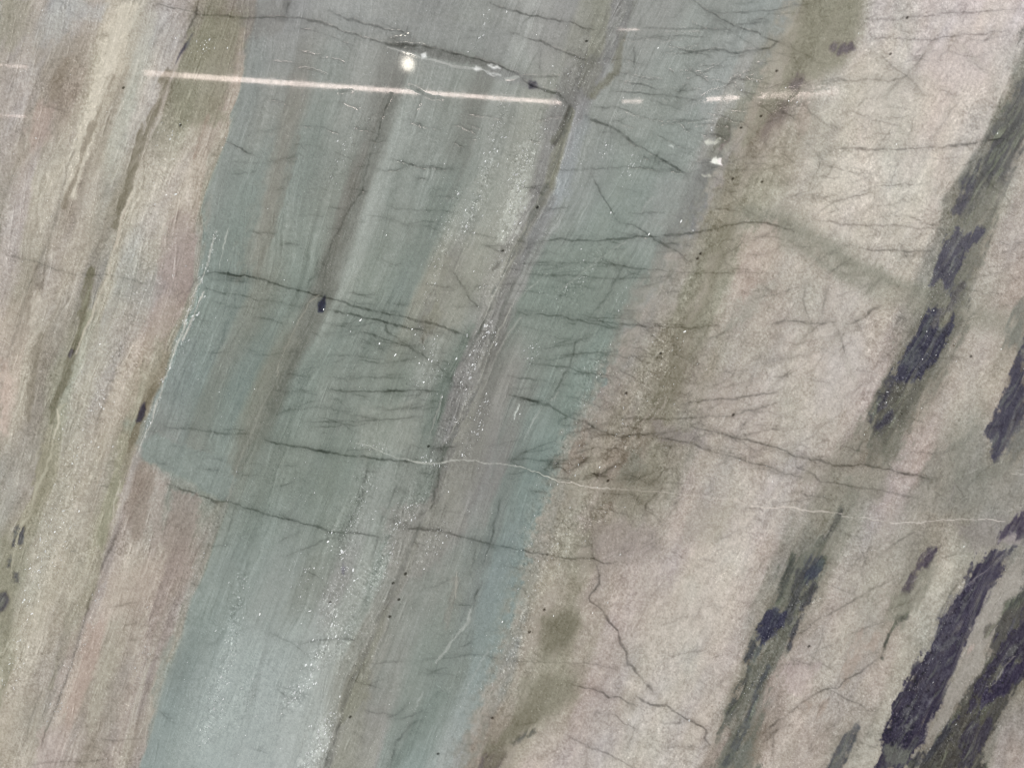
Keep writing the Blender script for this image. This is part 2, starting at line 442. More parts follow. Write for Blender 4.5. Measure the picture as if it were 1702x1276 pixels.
patch("196,790 206,775 200,820 188,860 170,915 158,905 172,860", (139, 134, 88), .85, 6, 3, part='olive_streak')
patch("70,740 90,730 86,790 76,830 58,850 60,800", (136, 126, 86), .75, 6, 3, streak=.4)
patch("232,790 262,780 250,840 235,900 212,905 222,840", (134, 116, 106), .6, 8, 4)
patch("262,800 280,800 272,850 262,920 248,930 255,860", (166, 148, 142), .5, 8, 3)
patch("285,815 335,830 330,880 305,950 270,980 268,900", (144, 126, 122), .6, 9, 4)
patch("170,950 260,930 250,990 215,1010 180,1020", (172, 150, 134), .5, 14, 5)
patch("152,1040 178,1030 165,1090 150,1140 128,1180 112,1210 106,1190 130,1120", (174, 142, 128), .85, 7, 4, part='pink_patch')
patch("60,1220 110,1200 100,1276 60,1276", (170, 148, 144), .5, 10, 5)
patch("178,1030 196,1030 180,1120 160,1200 142,1240 148,1160", (162, 152, 132), .6, 7, 3)
patch("232,1020 250,1005 240,1090 215,1180 190,1276 176,1276 205,1170", (176, 162, 148), .55, 7, 4, streak=.5)
patch("0,890 26,880 30,960 18,1060 0,1120", (124, 120, 94), .6, 10, 5)
patch("0,1080 30,1040 38,1060 20,1110 0,1150", (176, 170, 152), .5, 8, 4, streak=.6)
# green side
patch("205,700 262,690 300,560 330,560 300,800 275,790 238,762", (119, 133, 133), .5, 12, 3)
patch("236,736 262,722 300,740 380,760 392,800 372,834 300,797 240,764", (124, 139, 135), .8, 3, 2)
patch("610,250 650,170 690,160 660,260 612,400 580,470 555,500 565,430", (143, 151, 146), .45, 10, 3)
patch("640,160 668,155 640,260 600,360 560,480 525,500 560,380 600,270", (116, 118, 110), .35, 8, 3)
patch("710,180 740,180 690,330 640,470 620,480 650,360", (139, 148, 143), .35, 12, 4)
patch("470,180 512,150 470,300 430,430 390,470 430,330", (133, 130, 117), .4, 14, 5)
patch("440,620 480,560 500,570 450,680 400,780 380,790 410,700", (124, 126, 112), .5, 10, 4)
patch("710,460 760,440 790,380 815,390 790,470 760,540 720,560", (143, 143, 127), .55, 12, 5)
patch("700,530 725,500 735,520 712,560 700,590", (136, 122, 112), .55, 7, 4)
patch("790,300 860,240 900,230 880,320 850,380 800,420", (143, 147, 135), .5, 14, 6)
patch("845,330 870,290 880,330 862,380 838,410 826,400", (176, 180, 168), .45, 8, 6, streak=.8)
patch("600,680 690,660 690,740 600,760", (141, 147, 136), .5, 16, 6)
patch("605,780 660,775 640,860 600,880 600,820", (137, 144, 139), .5, 7, 3)
patch("650,880 700,830 720,850 690,940 640,980 610,990", (150, 154, 148), .3, 10, 6, streak=.7)
patch("640,850 760,820 780,880 700,960 650,950", (140, 130, 127), .4, 16, 6)
patch("300,1276 330,1130 380,1060 460,1050 540,1010 530,1150 500,1276", (152, 164, 162), .4, 26, 8)
patch("455,1276 480,1150 505,1140 482,1276", (164, 172, 169), .35, 10, 4)
patch("500,1276 535,1205 555,1205 548,1240 525,1276", (176, 182, 176), .6, 7, 5, streak=.8)
patch("590,1130 615,1110 612,1150 590,1190 562,1205 568,1170", (137, 128, 112), .7, 7, 4, part='brown_patch')
patch("555,1215 595,1200 610,1230 600,1276 556,1276", (150, 140, 136), .55, 9, 4)
patch("668,1230 720,1140 745,1150 700,1230 660,1276 645,1276", (112, 130, 122), .5, 9, 3)
patch("780,880 815,870 800,960 770,1000 760,960", (124, 134, 132), .45, 8, 3)
patch("820,900 880,880 862,1000 820,1100 780,1150 790,1040", (124, 144, 143), .5, 14, 4)
patch("400,0 480,0 470,50 430,60 400,40", (124, 120, 116), .5, 10, 4)
patch("430,25 480,35 472,0 484,0 480,30", (112, 112, 112), .5, 4, 2)
patch("560,20 700,30 850,45 850,110 720,75 580,50", (134, 138, 138), .5, 10, 4)
patch("655,76 722,80 790,97 850,118 800,112 740,100 690,90", (112, 113, 110), .75, 4, 2, part='grey_wedge', label='dark grey wedge along the top crack')
patch("820,110 870,120 900,150 850,140 800,130", (128, 128, 132), .5, 7, 3)
patch("900,0 985,0 975,50 950,120 900,130 870,60", (146, 143, 142), .35, 14, 5)
# broken grey seam
patch("1003,-20 1000,30 992,60 985,110 975,140", (141, 136, 106), .75, 5, 3, line=13, part='olive_streak')
patch("1032,55 1028,85 1022,118 1004,140 985,160", (122, 115, 92), .8, 4, 2.5, line=6, part='olive_streak')
patch("1046,0 1040,30 1022,70 1005,100", (124, 124, 126), .7, 5, 2.5, line=7)
patch("985,90 955,140 935,170 950,185 985,150 1005,110", (122, 121, 122), .7, 8, 4, gloss=0)
patch("949,188 934,240 914,300 900,335", (133, 128, 98), .75, 4, 2.5, line=5, part='olive_streak')
patch("945,180 939,204 931,224 921,240", (88, 86, 84), .8, 4, 2, line=3.5, part='dark_streak')
patch("975,190 955,230 940,290 925,340 945,330 965,260 985,210", (136, 144, 150), .65, 9, 3, part='blue_grey_patch')
patch("905,300 890,350 865,400 850,440 880,430 905,380 925,330", (124, 124, 127), .6, 9, 4)
patch("765,560 785,540 770,590 752,620 745,620", (100, 116, 107), .7, 7, 3, part='green_streak')
patch("745,610 752,640 735,680 720,720 708,720 722,680", (104, 118, 112), .65, 7, 3)
patch("770,640 790,610 800,620 775,690 745,745 730,750", (128, 124, 130), .5, 8, 3)
patch("835,520 850,500 838,560 815,610 800,640 798,610", (108, 106, 104), .6, 6, 3)
patch("730,740 760,740 740,790 722,830 716,800", (113, 118, 114), .5, 7, 3)
patch("860,520 930,410 1060,420 1020,520 960,600 880,640", (122, 137, 129), .45, 18, 5)
patch("930,690 950,620 1010,520 1030,540 985,650 940,720", (120, 140, 133), .5, 9, 3)
patch("1060,230 1160,180 1180,230 1130,300 1060,280", (128, 142, 136), .5, 14, 5)
patch("1140,290 1175,310 1160,380 1120,410 1100,370", (128, 132, 129), .6, 14, 7, streak=.3)
patch("1168,300 1150,345 1140,380 1155,385 1175,345", (112, 113, 116), .55, 6, 4)
patch("1195,205 1218,195 1212,235 1190,260 1180,262", (118, 104, 102), .75, 5, 3, part='brown_patch')
patch("1170,225 1195,240 1190,265 1165,270", (148, 138, 138), .6, 6, 4)
# olive band and the cream side
patch("1330,0 1440,0 1425,70 1400,110 1330,140 1290,190 1240,240 1300,110", (126, 122, 94), .7, 20, 4)
patch("1378,74 1396,68 1420,70 1424,82 1405,93 1385,90", (97, 91, 95), .92, 6, 3, part='dark_patch', label='small dark patch in the olive band')
patch("1312,128 1332,122 1340,138 1322,148 1308,142", (104, 97, 97), .8, 9, 4, part='dark_patch')
patch("1262,215 1285,180 1300,160 1306,180 1288,210 1270,232", (116, 106, 100), .7, 10, 4)
patch("1340,150 1345,200 1325,230 1320,200", (148, 128, 112), .35, 9, 5)
patch("1176,480 1200,400 1220,350 1235,340 1225,390 1190,470 1155,540 1120,560", (122, 116, 86), .75, 20, 4, streak=.2)
patch("1225,345 1300,340 1380,390 1470,450 1530,480 1600,500 1702,520 1702,560 1560,530 1460,500 1340,430 1230,380", (138, 136, 119), .6, 24, 3)
patch("1240,345 1300,368 1360,402 1420,440 1480,468 1550,488 1600,500", (128, 128, 112), .55, 12, 3, line=9)
patch("1270,362 1320,400 1390,452 1450,480", (128, 128, 113), .45, 8, 3, line=5)
patch("1240,380 1290,375 1300,420 1270,450 1230,440", (176, 158, 142), .6, 14, 6)
patch("1300,450 1250,480 1190,560 1230,540 1290,490", (144, 144, 130), .5, 12, 6)
patch("1110,560 1140,580 1135,640 1110,680 1075,700 1070,660", (122, 115, 90), .7, 20, 4, streak=.2)
patch("935,720 970,710 975,760 940,790 922,770", (146, 126, 108), .5, 12, 6)
patch("1000,690 1010,610 1040,560 1050,580 1025,660", (148, 140, 129), .5, 12, 7, streak=.3)
patch("1040,760 1060,740 1070,780 1045,810 1020,790", (120, 124, 110), .6, 10, 5)
patch("1080,700 1160,720 1180,745 1090,735", (138, 131, 128), .6, 10, 4)
patch("1000,790 1090,770 1110,800 1060,850 990,840", (130, 124, 104), .6, 14, 7, streak=.2)
patch("960,860 1080,870 1100,920 1000,930", (146, 136, 130), .5, 16, 5)
patch("900,1030 950,1010 965,1040 945,1080 905,1090", (116, 110, 82), .85, 22, 4, part='olive_patch')
patch("870,1130 960,1110 960,1160 900,1200 850,1210", (130, 124, 95), .75, 20, 4)
patch("1230,850 1250,845 1240,900 1200,930 1160,980 1180,920 1220,880", (184, 174, 160), .55, 12, 6)
patch("1150,830 1220,840 1200,900 1130,900", (156, 150, 134), .45, 18, 5)
patch("1140,640 1260,620 1300,700 1180,700", (172, 163, 152), .35, 20, 8)
patch("1380,560 1420,550 1470,640 1380,700 1340,660", (180, 172, 164), .45, 20, 8)
patch("1390,480 1440,470 1430,540 1380,590 1360,540", (176, 168, 158), .4, 16, 7)
patch("1060,960 1200,960 1200,1060 1080,1080", (184, 176, 162), .35, 24, 8)
patch("1420,120 1540,120 1540,200 1430,200", (170, 163, 150), .35, 22, 8)
patch("1500,60 1640,70 1650,130 1560,150", (180, 169, 164), .35, 22, 8)
patch("1440,700 1470,690 1440,760 1350,800 1340,790", (146, 140, 124), .5, 12, 6)
patch("1370,800 1470,770 1470,830 1390,830 1360,870 1350,860", (139, 135, 121), .55, 12, 6)
patch("1540,770 1600,720 1630,690 1640,760 1702,770 1702,840 1600,850 1510,850", (133, 132, 122), .55, 16, 7)
patch("1400,985 1500,830 1560,800 1520,960 1440,1100", (160, 152, 140), .3, 16, 6)
patch("1402,1105 1420,1050 1440,1040 1425,1100 1400,1140", (164, 146, 130), .7, 6, 4)
patch("1430,1080 1450,1050 1462,1055 1450,1085", (166, 148, 132), .6, 7, 4)
patch("1335,1165 1350,1168 1340,1185", (168, 146, 128), .7, 4, 2)
patch("1360,1170 1378,1158 1372,1180 1358,1190", (164, 144, 126), .6, 4, 2)
patch("1300,1100 1360,1105 1340,1160 1310,1150", (176, 160, 157), .5, 12, 5)
patch("1590,870 1702,850 1702,905 1620,915", (136, 131, 126), .6, 12, 5)

# ---------------------------------------------------------------- dark streaks
GD = (112, 112, 102)
patch("1705,78 1686,155 1652,215 1626,268 1596,318 1605,330 1640,310 1662,290 1688,255 1706,225", (92, 94, 90), .85, 10, 6, streak=.5, part='dark_streak', label='dark grey green streak near the right edge of the slab')
patch("1710,90 1702,120 1694,150 1706,160", (84, 86, 90), .8, 8, 4)
patch("1692,150 1640,250 1602,330 1585,400 1550,470 1530,530 1490,610 1455,680 1432,745 1472,748 1512,690 1552,630 1592,550 1612,470 1645,390 1662,320 1692,260 1714,216", (90, 91, 89), .75, 10, 6, streak=.6)
patch("1650,226 1678,222 1682,240 1668,270 1642,300 1632,296 1640,260", (90, 91, 92), .75, 7, 4, streak=.3)
patch("1626,268 1612,300 1600,322 1588,358 1598,362 1610,330 1622,300", (80, 80, 90), .8, 4, 3, part='dark_streak')
patch("1580,380 1606,360 1640,330 1650,300 1660,310 1645,380 1610,470 1590,500 1600,520 1560,540 1530,520 1560,440", (122, 122, 108), .65, 12, 7, streak=.55)
patch("1593,378 1570,403 1555,439 1545,468 1540,474 1548,477 1566,462 1574,480 1578,500 1586,500 1590,460 1600,430 1614,408 1626,402 1638,376 1630,374 1615,388 1602,390", (80, 80, 92), .92, 3.5, 4, streak=.3, part='dark_streak', label='forked purple grey streak')
patch("1490,600 1530,520 1600,520 1600,545 1555,650 1520,700 1490,760 1440,770 1425,720 1455,660", (114, 114, 101), .75, 12, 7, streak=.5)
patch("1552,508 1527,535 1507,568 1494,595 1476,632 1490,640 1530,634 1552,603 1568,575 1584,542 1586,524 1572,534 1562,538", (72, 73, 87), 1, 3.4, 4.5, streak=.28, part='dark_streak', label='big purple black streak right of centre')
patch("1476,632 1459,655 1449,690 1436,713 1462,728 1487,705 1515,668 1538,636", (96, 96, 89), .85, 7, 6, streak=.45, part='dark_streak')
patch("1480,680 1458,696 1446,712 1462,716 1478,700 1486,684", (74, 74, 84), .85, 5, 3.5)
patch("1449,730 1465,728 1455,765 1442,775", (122, 118, 106), .6, 6, 4)
patch("1400,848 1392,868 1376,892 1366,902", (86, 88, 86), .85, 4, 3, line=4.5, part='dark_streak')
patch("1412,800 1400,850 1382,890 1350,920 1322,932 1290,1000 1300,1010 1365,985 1380,940 1400,880 1425,830", (128, 128, 114), .6, 9, 7, streak=.5)
patch("1322,925 1350,922 1372,895 1374,930 1366,956 1345,996 1333,1032 1310,1067 1287,1113 1272,1153 1260,1230 1246,1280 1192,1280 1202,1178 1227,1143 1237,1097 1257,1057 1278,1020 1300,970", (110, 113, 102), .8, 7, 6, streak=.55, part='dark_streak', label='long dark green grey streak in the lower right cream band')
patch("1348,930 1368,920 1366,945 1345,970 1333,968", (82, 86, 96), .75, 6, 4, streak=.3)
patch("1330,950 1345,960 1325,1010 1312,1040 1306,1030", (78, 80, 86), .6, 5, 5, streak=.6)
patch("1270,1025 1296,1012 1302,1030 1288,1055 1268,1070 1256,1068", (72, 74, 90), .92, 5, 4, streak=.2)
patch("1255,1070 1240,1092 1236,1104 1250,1098 1262,1080", (80, 84, 92), .85, 5, 3, streak=.2)
patch("1262,1120 1245,1165 1230,1190 1240,1200 1262,1160 1275,1120", (84, 88, 95), .75, 7, 5, streak=.5)
patch("1236,1140 1208,1175 1200,1220 1212,1200 1232,1170", (84, 86, 82), .55, 6, 5, streak=.5)
patch("1240,1210 1225,1250 1200,1280 1236,1280 1250,1240", (112, 118, 112), .5, 9, 5, streak=.4)
patch("1560,900 1548,915 1535,938 1524,962 1506,985 1494,1026 1480,1046 1502,1040 1530,990 1550,940 1566,912", (126, 125, 110), .7, 9, 6, streak=.4)
patch("1560,902 1548,912 1536,936 1540,942 1556,918 1564,906", (88, 84, 92), .92, 5, 3, part='dark_streak', label='small purple grey streak above the tall dark ones')
patch("1510,960 1522,950 1520,978 1508,985", (100, 98, 94), .7, 7, 4)
patch("1512,1024 1492,1028 1480,1046 1468,1074", (96, 98, 90), .8, 4, 2.5, line=3.5)
# tall pair at the lower right
patch("1640,914 1620,933 1600,958 1593,981 1570,1022 1557,1030 1556,1046 1547,1077 1525,1105 1512,1133 1492,1163 1482,1198 1466,1231 1460,1282 1499,1282 1514,1262 1537,1234 1547,1203 1565,1176 1580,1133 1598,1100 1618,1057 1628,1027 1646,986 1664,958 1686,918 1692,906 1668,912", (74, 72, 88), 1, 2.6, 4.5, streak=.28, gloss=.25, part='dark_streak', label='tall purple black streak left of the pale grey stripe')
patch("1658,893 1676,862 1710,852 1710,884 1676,892 1660,904", (78, 73, 90), .95, 4, 4, streak=.2, part='dark_streak', label='purple black patch above the tall streak')
patch("1655,898 1690,886 1706,890 1700,902 1668,906", (150, 142, 142), .7, 5, 4)
patch("1702,970 1666,1001 1661,1022 1650,1060 1636,1108 1600,1158 1575,1198 1550,1234 1520,1282 1625,1282 1636,1234 1662,1198 1678,1158 1710,1130 1740,1060", (88, 88, 85), .95, 5, 6, streak=.25, part='dark_streak', label='dark green grey streak right of the pale grey stripe')
patch("1705,1005 1684,1040 1672,1052 1656,1085 1640,1122 1610,1165 1590,1200 1625,1180 1662,1108 1710,1092 1730,1040", (76, 74, 88), .92, 4, 6, streak=.25, part='dark_streak')
patch("1715,1095 1686,1098 1669,1118 1638,1148 1619,1178 1646,1169 1676,1148 1712,1116", (74, 71, 90), .97, 3.5, 4, streak=.12, part='dark_streak')
patch("1640,1180 1612,1210 1590,1240 1580,1282 1610,1282 1636,1230 1650,1200", (80, 78, 90), .85, 6, 6, streak=.35)
patch("1700,975 1672,1000 1666,1015 1680,1010 1705,990", (84, 88, 86), .7, 5, 3)
patch("1575,1190 1560,1225 1530,1262 1512,1276 1526,1278 1556,1246 1578,1214", (78, 80, 88), .7, 5, 4, streak=.3)
patch("1470,1236 1500,1240 1512,1250 1502,1276 1472,1278", (122, 126, 114), .75, 6, 4, streak=.35)
patch("1540,1160 1552,1162 1546,1176 1530,1182", (128, 126, 138), .6, 5, 4, streak=.4)
patch("1580,1050 1592,1062 1572,1082 1562,1076", (112, 116, 112), .6, 5, 4, streak=.5)
patch("1520,1190 1524,1196 1514,1212 1508,1208", (128, 132, 122), .6, 4, 4, streak=.4)
patch("1560,1120 1585,1105 1590,1115 1556,1140", (106, 104, 116), .45, 6, 5, streak=.6)
patch("1510,1200 1560,1010 1600,960 1580,1080 1530,1200", (88, 88, 98), .5, 8, 6, streak=1.0)
patch("1664,958 1700,930 1700,975 1668,1000 1650,1060 1634,1110 1600,1160 1575,1198 1548,1236 1540,1232 1548,1203 1566,1176 1582,1133 1600,1100 1620,1057 1630,1027 1648,986", (154, 149, 139), .92, 3.5, 3, part='pale_stripe', label='pale grey stripe between the two tall dark streaks')
patch("1640,1045 1655,1040 1648,1056 1636,1064", (98, 96, 90), .7, 5, 4)
patch("1612,1080 1622,1074 1616,1096 1608,1096", (184, 160, 148), .6, 3, 3)
patch("1702,490 1690,520 1680,570 1710,590", (112, 116, 108), .7, 9, 5, streak=.3)
patch("1706,576 1686,610 1671,640 1659,678 1638,706 1626,726 1646,732 1640,762 1652,768 1668,750 1688,722 1708,700", (76, 76, 90), .95, 4, 5, streak=.2, part='dark_streak', label='purple black streak at the right edge')
patch("1640,690 1620,720 1590,770 1600,790 1650,770 1702,720 1702,740 1660,800 1590,800 1585,740", (126, 127, 116), .55, 10, 5, streak=.2)
patch("1672,735 1700,705 1706,740 1680,770", (112, 114, 110), .6, 8, 4, streak=.3)
patch("1425,1203 1405,1215 1393,1241 1360,1280 1398,1280 1410,1250 1420,1228", (84, 88, 94), .85, 5, 4, streak=.35, part='dark_streak', label='short blue grey streak at the bottom edge')
patch("882,1206 866,1217 846,1236 850,1240 874,1228 890,1218", (96, 99, 94), .85, 5, 3.5, part='dark_streak')
patch("840,1226 820,1240 800,1256 788,1282 824,1282 838,1254", (100, 95, 98), .8, 7, 4, streak=.3, part='dark_streak')
patch("900,1160 860,1190 820,1230 800,1250 830,1240 880,1205 910,1180", (122, 115, 88), .8, 10, 4)
patch("905,1110 880,1160 850,1200 825,1235 800,1276 820,1276 860,1225 900,1180 925,1130", (126, 119, 90), .6, 12, 4)
w0 = np.exp(-((X - g(6) - 12) / 26) ** 2) * sstep(180, 420, Y)
kk0 = np.clip(w0 * (0.35 + 0.8 * gr5 + 0.5 * strand), 0, .7)
COL = COL * (1 - kk0[..., None]) + (np.array([135, 133, 121], np.float32) + (7 * gr2 + 6 * gr6)[..., None]) * kk0[..., None]
# the streaks run on beyond the view
patch("1703,70 1760,-60 1830,-220 1880,-220 1800,0 1716,190", (96, 97, 93), .85, 8, 7, streak=.4)
patch("1702,560 1745,450 1800,320 1835,330 1775,490 1712,640", (78, 77, 90), .95, 5, 6, streak=.25)
patch("1704,975 1760,880 1825,750 1870,780 1800,930 1750,1050 1708,1120", (82, 81, 88), .95, 6, 6, streak=.3)
patch("1458,1274 1418,1360 1376,1470 1440,1470 1480,1370 1502,1278", (76, 74, 90), .97, 4, 6, streak=.2)
patch("1518,1278 1480,1380 1450,1470 1540,1470 1580,1380 1628,1278", (88, 88, 86), .95, 6, 6, streak=.3)
patch("1190,1274 1140,1400 1105,1500 1165,1500 1205,1400 1250,1274", (108, 111, 102), .8, 8, 7, streak=.5)
patch("1690,880 1740,860 1800,810 1812,830 1750,890 1700,905", (80, 76, 90), .9, 5, 5, streak=.3)

# soft grey veins that branch through the cream stone, and dark lines of the broken seam
for t, lw, a_ in [("1454,86 1489,114 1506,127 1530,152", 4, .4), ("1545,78 1525,106 1506,127 1474,160", 5, .4), ("1436,133 1506,127 1560,136", 3, .35),
                  ("1340,468 1335,497 1342,525 1352,545", 4, .5), ("1376,472 1370,505 1364,535", 4, .45), ("1388,536 1396,560 1406,595 1424,640", 4, .4),
                  ("1352,545 1310,600 1270,650", 4, .35), ("1464,508 1436,527 1411,540 1380,570", 4, .45), ("1600,80 1640,120 1660,150", 4, .35),
                  ("1230,560 1290,540 1352,540", 3, .4), ("1270,604 1343,590 1400,560", 4, .35), ("1160,640 1240,625 1300,600 1340,560", 3, .3),
                  ("1300,250 1360,262 1420,300 1480,340", 4, .25), ("1380,250 1364,310 1350,350", 3, .3), ("1480,180 1500,230 1496,300", 3, .3),
                  ("1590,160 1560,210 1540,260", 3, .3), ("1180,690 1250,680 1330,640 1380,620", 3, .3), ("1090,720 1180,742 1270,780 1350,795 1450,815", 5, .35),
                  ("1150,712 1240,731 1330,760 1420,775 1530,790", 5, .35), ("1370,700 1320,742 1290,770", 3, .35), ("1290,1010 1350,1034 1420,1002 1500,950", 3, .3)]:
    patch(t, (150, 144, 131), a_ * .7, 6, 2, line=lw)
for t, lw, a_, c in [("948,186 930,250 905,310 888,350 862,400 838,450", 2.2, .6, (104, 108, 104)), ("838,450 815,510 790,560 770,600", 2.4, .65, (100, 106, 102)),
                     ("880,420 850,480 826,540 808,590", 2, .5, (108, 112, 108)), ("768,565 745,640 715,715", 2.4, .6, (100, 112, 106)),
                     ("812,600 790,650 765,700 742,748", 2.2, .6, (104, 110, 106)), ("742,748 728,790 720,835", 2, .55, (102, 110, 104)),
                     ("900,330 876,372 860,420", 3, .5, (112, 114, 112)), ("700,870 676,930 650,990 622,1050 596,1110", 2, .45, (112, 116, 110)),
                     ("596,1110 572,1170 556,1230 545,1276", 2, .5, (110, 112, 106)), ("860,640 832,720 815,800", 2, .4, (114, 124, 120)),
                     ("1010,10 1000,60 985,110 960,150", 2, .5, (112, 110, 98))]:
    patch(t, c, a_, 2.5, 2.5, line=lw, streak=.4)

# strands inside the long streak
for t, c, lw in [("1323,930 1313,950 1303,972 1292,997", (84, 88, 84), 4.5), ("1371,930 1346,950 1323,975 1313,1005 1306,1020", (84, 86, 86), 4),
                 ("1356,975 1336,1007 1323,1037 1309,1070", (80, 81, 86), 6), ("1252,1076 1239,1096 1241,1112", (80, 83, 86), 6),
                 ("1240,1118 1223,1152 1208,1180", (84, 86, 84), 3.5), ("1563,904 1538,925 1526,945 1508,982", (90, 84, 94), 5),
                 ("1501,1027 1478,1047 1466,1077 1461,1092", (92, 95, 88), 3), ("1690,200 1660,250 1640,282", (86, 88, 86), 5),
                 ("1600,470 1580,505 1552,540", (98, 97, 96), 5), ("1250,1180 1230,1225 1210,1270", (90, 94, 94), 5), ("1275,1110 1255,1160", (88, 92, 94), 4),
                 ("1480,640 1460,675 1444,700", (78, 78, 86), 5), ("1530,640 1500,690 1470,730", (104, 104, 94), 5)]:
    patch(t, c, .85, 4, 3.5, line=lw, part='dark_streak')
patch("1343,950 1371,932 1363,957 1348,967", (76, 82, 94), .9, 4, 3)
patch("1288,1013 1303,1017 1298,1032 1278,1062 1261,1072 1263,1047", (70, 72, 90), .95, 4, 4, part='dark_streak')
patch("1480,990 1510,985 1520,1000 1495,1030 1478,1030", (132, 131, 113), .6, 9, 5)
# sharp seams of the left side
for t, c, lw, a_ in [("283,118 268,165 250,205 238,245 222,285 205,325 190,378", (112, 104, 86), 6.5, .8),
                     ("188,128 160,190 135,245 118,300 103,342", (128, 116, 100), 4, .75),
                     ("152,452 142,500 130,560 104,640 84,700", (106, 101, 80), 7, .85),
                     ("70,560 52,640 44,700", (124, 115, 101), 5, .65),
                     ("348,190 334,230 324,262", (146, 122, 108), 2.5, .6), ("404,50 396,100 388,140", (146, 130, 119), 4, .5),
                     ("118,1000 100,1080 84,1142", (138, 132, 116), 4, .6), ("110,100 98,130 92,160", (128, 114, 100), 7, .5),
                     ("330,300 322,345 320,380", (142, 132, 122), 4, .5), ("60,440 46,520 30,590", (138, 127, 114), 3, .5),
                     ("352,330 342,390 334,440", (138, 136, 126), 4, .5), ("258,640 244,676 226,712 214,750", (116, 104, 80), 3.5, .8),
                     ("20,1090 8,1140 -6,1180", (128, 124, 98), 5, .6), ("210,600 190,660 176,720", (172, 160, 146), 4, .5),
                     ("330,640 300,740", (112, 126, 124), 7, .4), ("655,165 640,225 612,300 585,370 560,440 545,480", (110, 112, 106), 4, .4),
                     ("498,230 470,320 445,400 425,455", (120, 119, 106), 5, .5), ("476,560 452,640 425,720 392,790", (112, 117, 106), 5, .5),
                     ("800,170 780,250 752,330", (122, 126, 120), 5, .4), ("610,540 585,640 560,720", (124, 132, 126), 5, .35),
                     ("745,430 730,470 715,520", (136, 132, 116), 5, .5), ("880,700 862,780 850,860", (114, 128, 126), 4, .45),
                     ("760,960 748,1010 742,1040", (136, 130, 120), 4, .4), ("470,960 440,1080 410,1200", (130, 140, 138), 4, .35),
                     ("285,1060 262,1150 244,1250", (122, 136, 133), 5, .5)]:
    patch(t, c, a_, 3, 2.5, line=lw, streak=.35, part='seam' if a_ >= .7 else None)

# small dark grains left of the green band
patch("320,54 306,68 290,95 281,115 289,113 300,94 313,78", (80, 77, 92), .92, 3, 2, part='dark_streak', label='thin purple blade beside the upper olive streak')
patch("241,668 234,678 226,702 234,702 243,682", (68, 65, 80), .95, 3, 1.5, part='dark_grain', label='black oval grain left of the green band')
patch("121,576 112,588 118,592 126,584", (84, 80, 88), .85, 4, 2)
patch("34,870 24,880 20,910 26,908", (82, 82, 92), .9, 3, 2, part='dark_grain')
patch("20,912 14,930 12,944 20,944 24,926", (84, 84, 92), .85, 3, 2, part='dark_grain')
patch("46,868 36,880 32,902 40,906 44,890", (80, 80, 92), .9, 3, 2, part='dark_grain')
patch("34,945 24,952 22,970 32,972", (86, 86, 94), .8, 3, 2)
patch("-6,985 14,984 18,998 10,1014 -6,1020", (80, 78, 90), .9, 4, 2, part='dark_grain')
patch("541,494 530,506 529,520 537,520 542,508", (46, 52, 88), .95, 2.5, 1, part='dark_crystal', label='small dark blue crystal on the main crack')
patch("882,136 890,138 891,146 882,148", (74, 68, 96), .85, 3, 1)
patch("824,436 832,432 828,446 818,450", (96, 96, 90), .7, 4, 2)
patch("569,930 576,945 572,958 566,945", (112, 110, 130), .8, 3, 2)

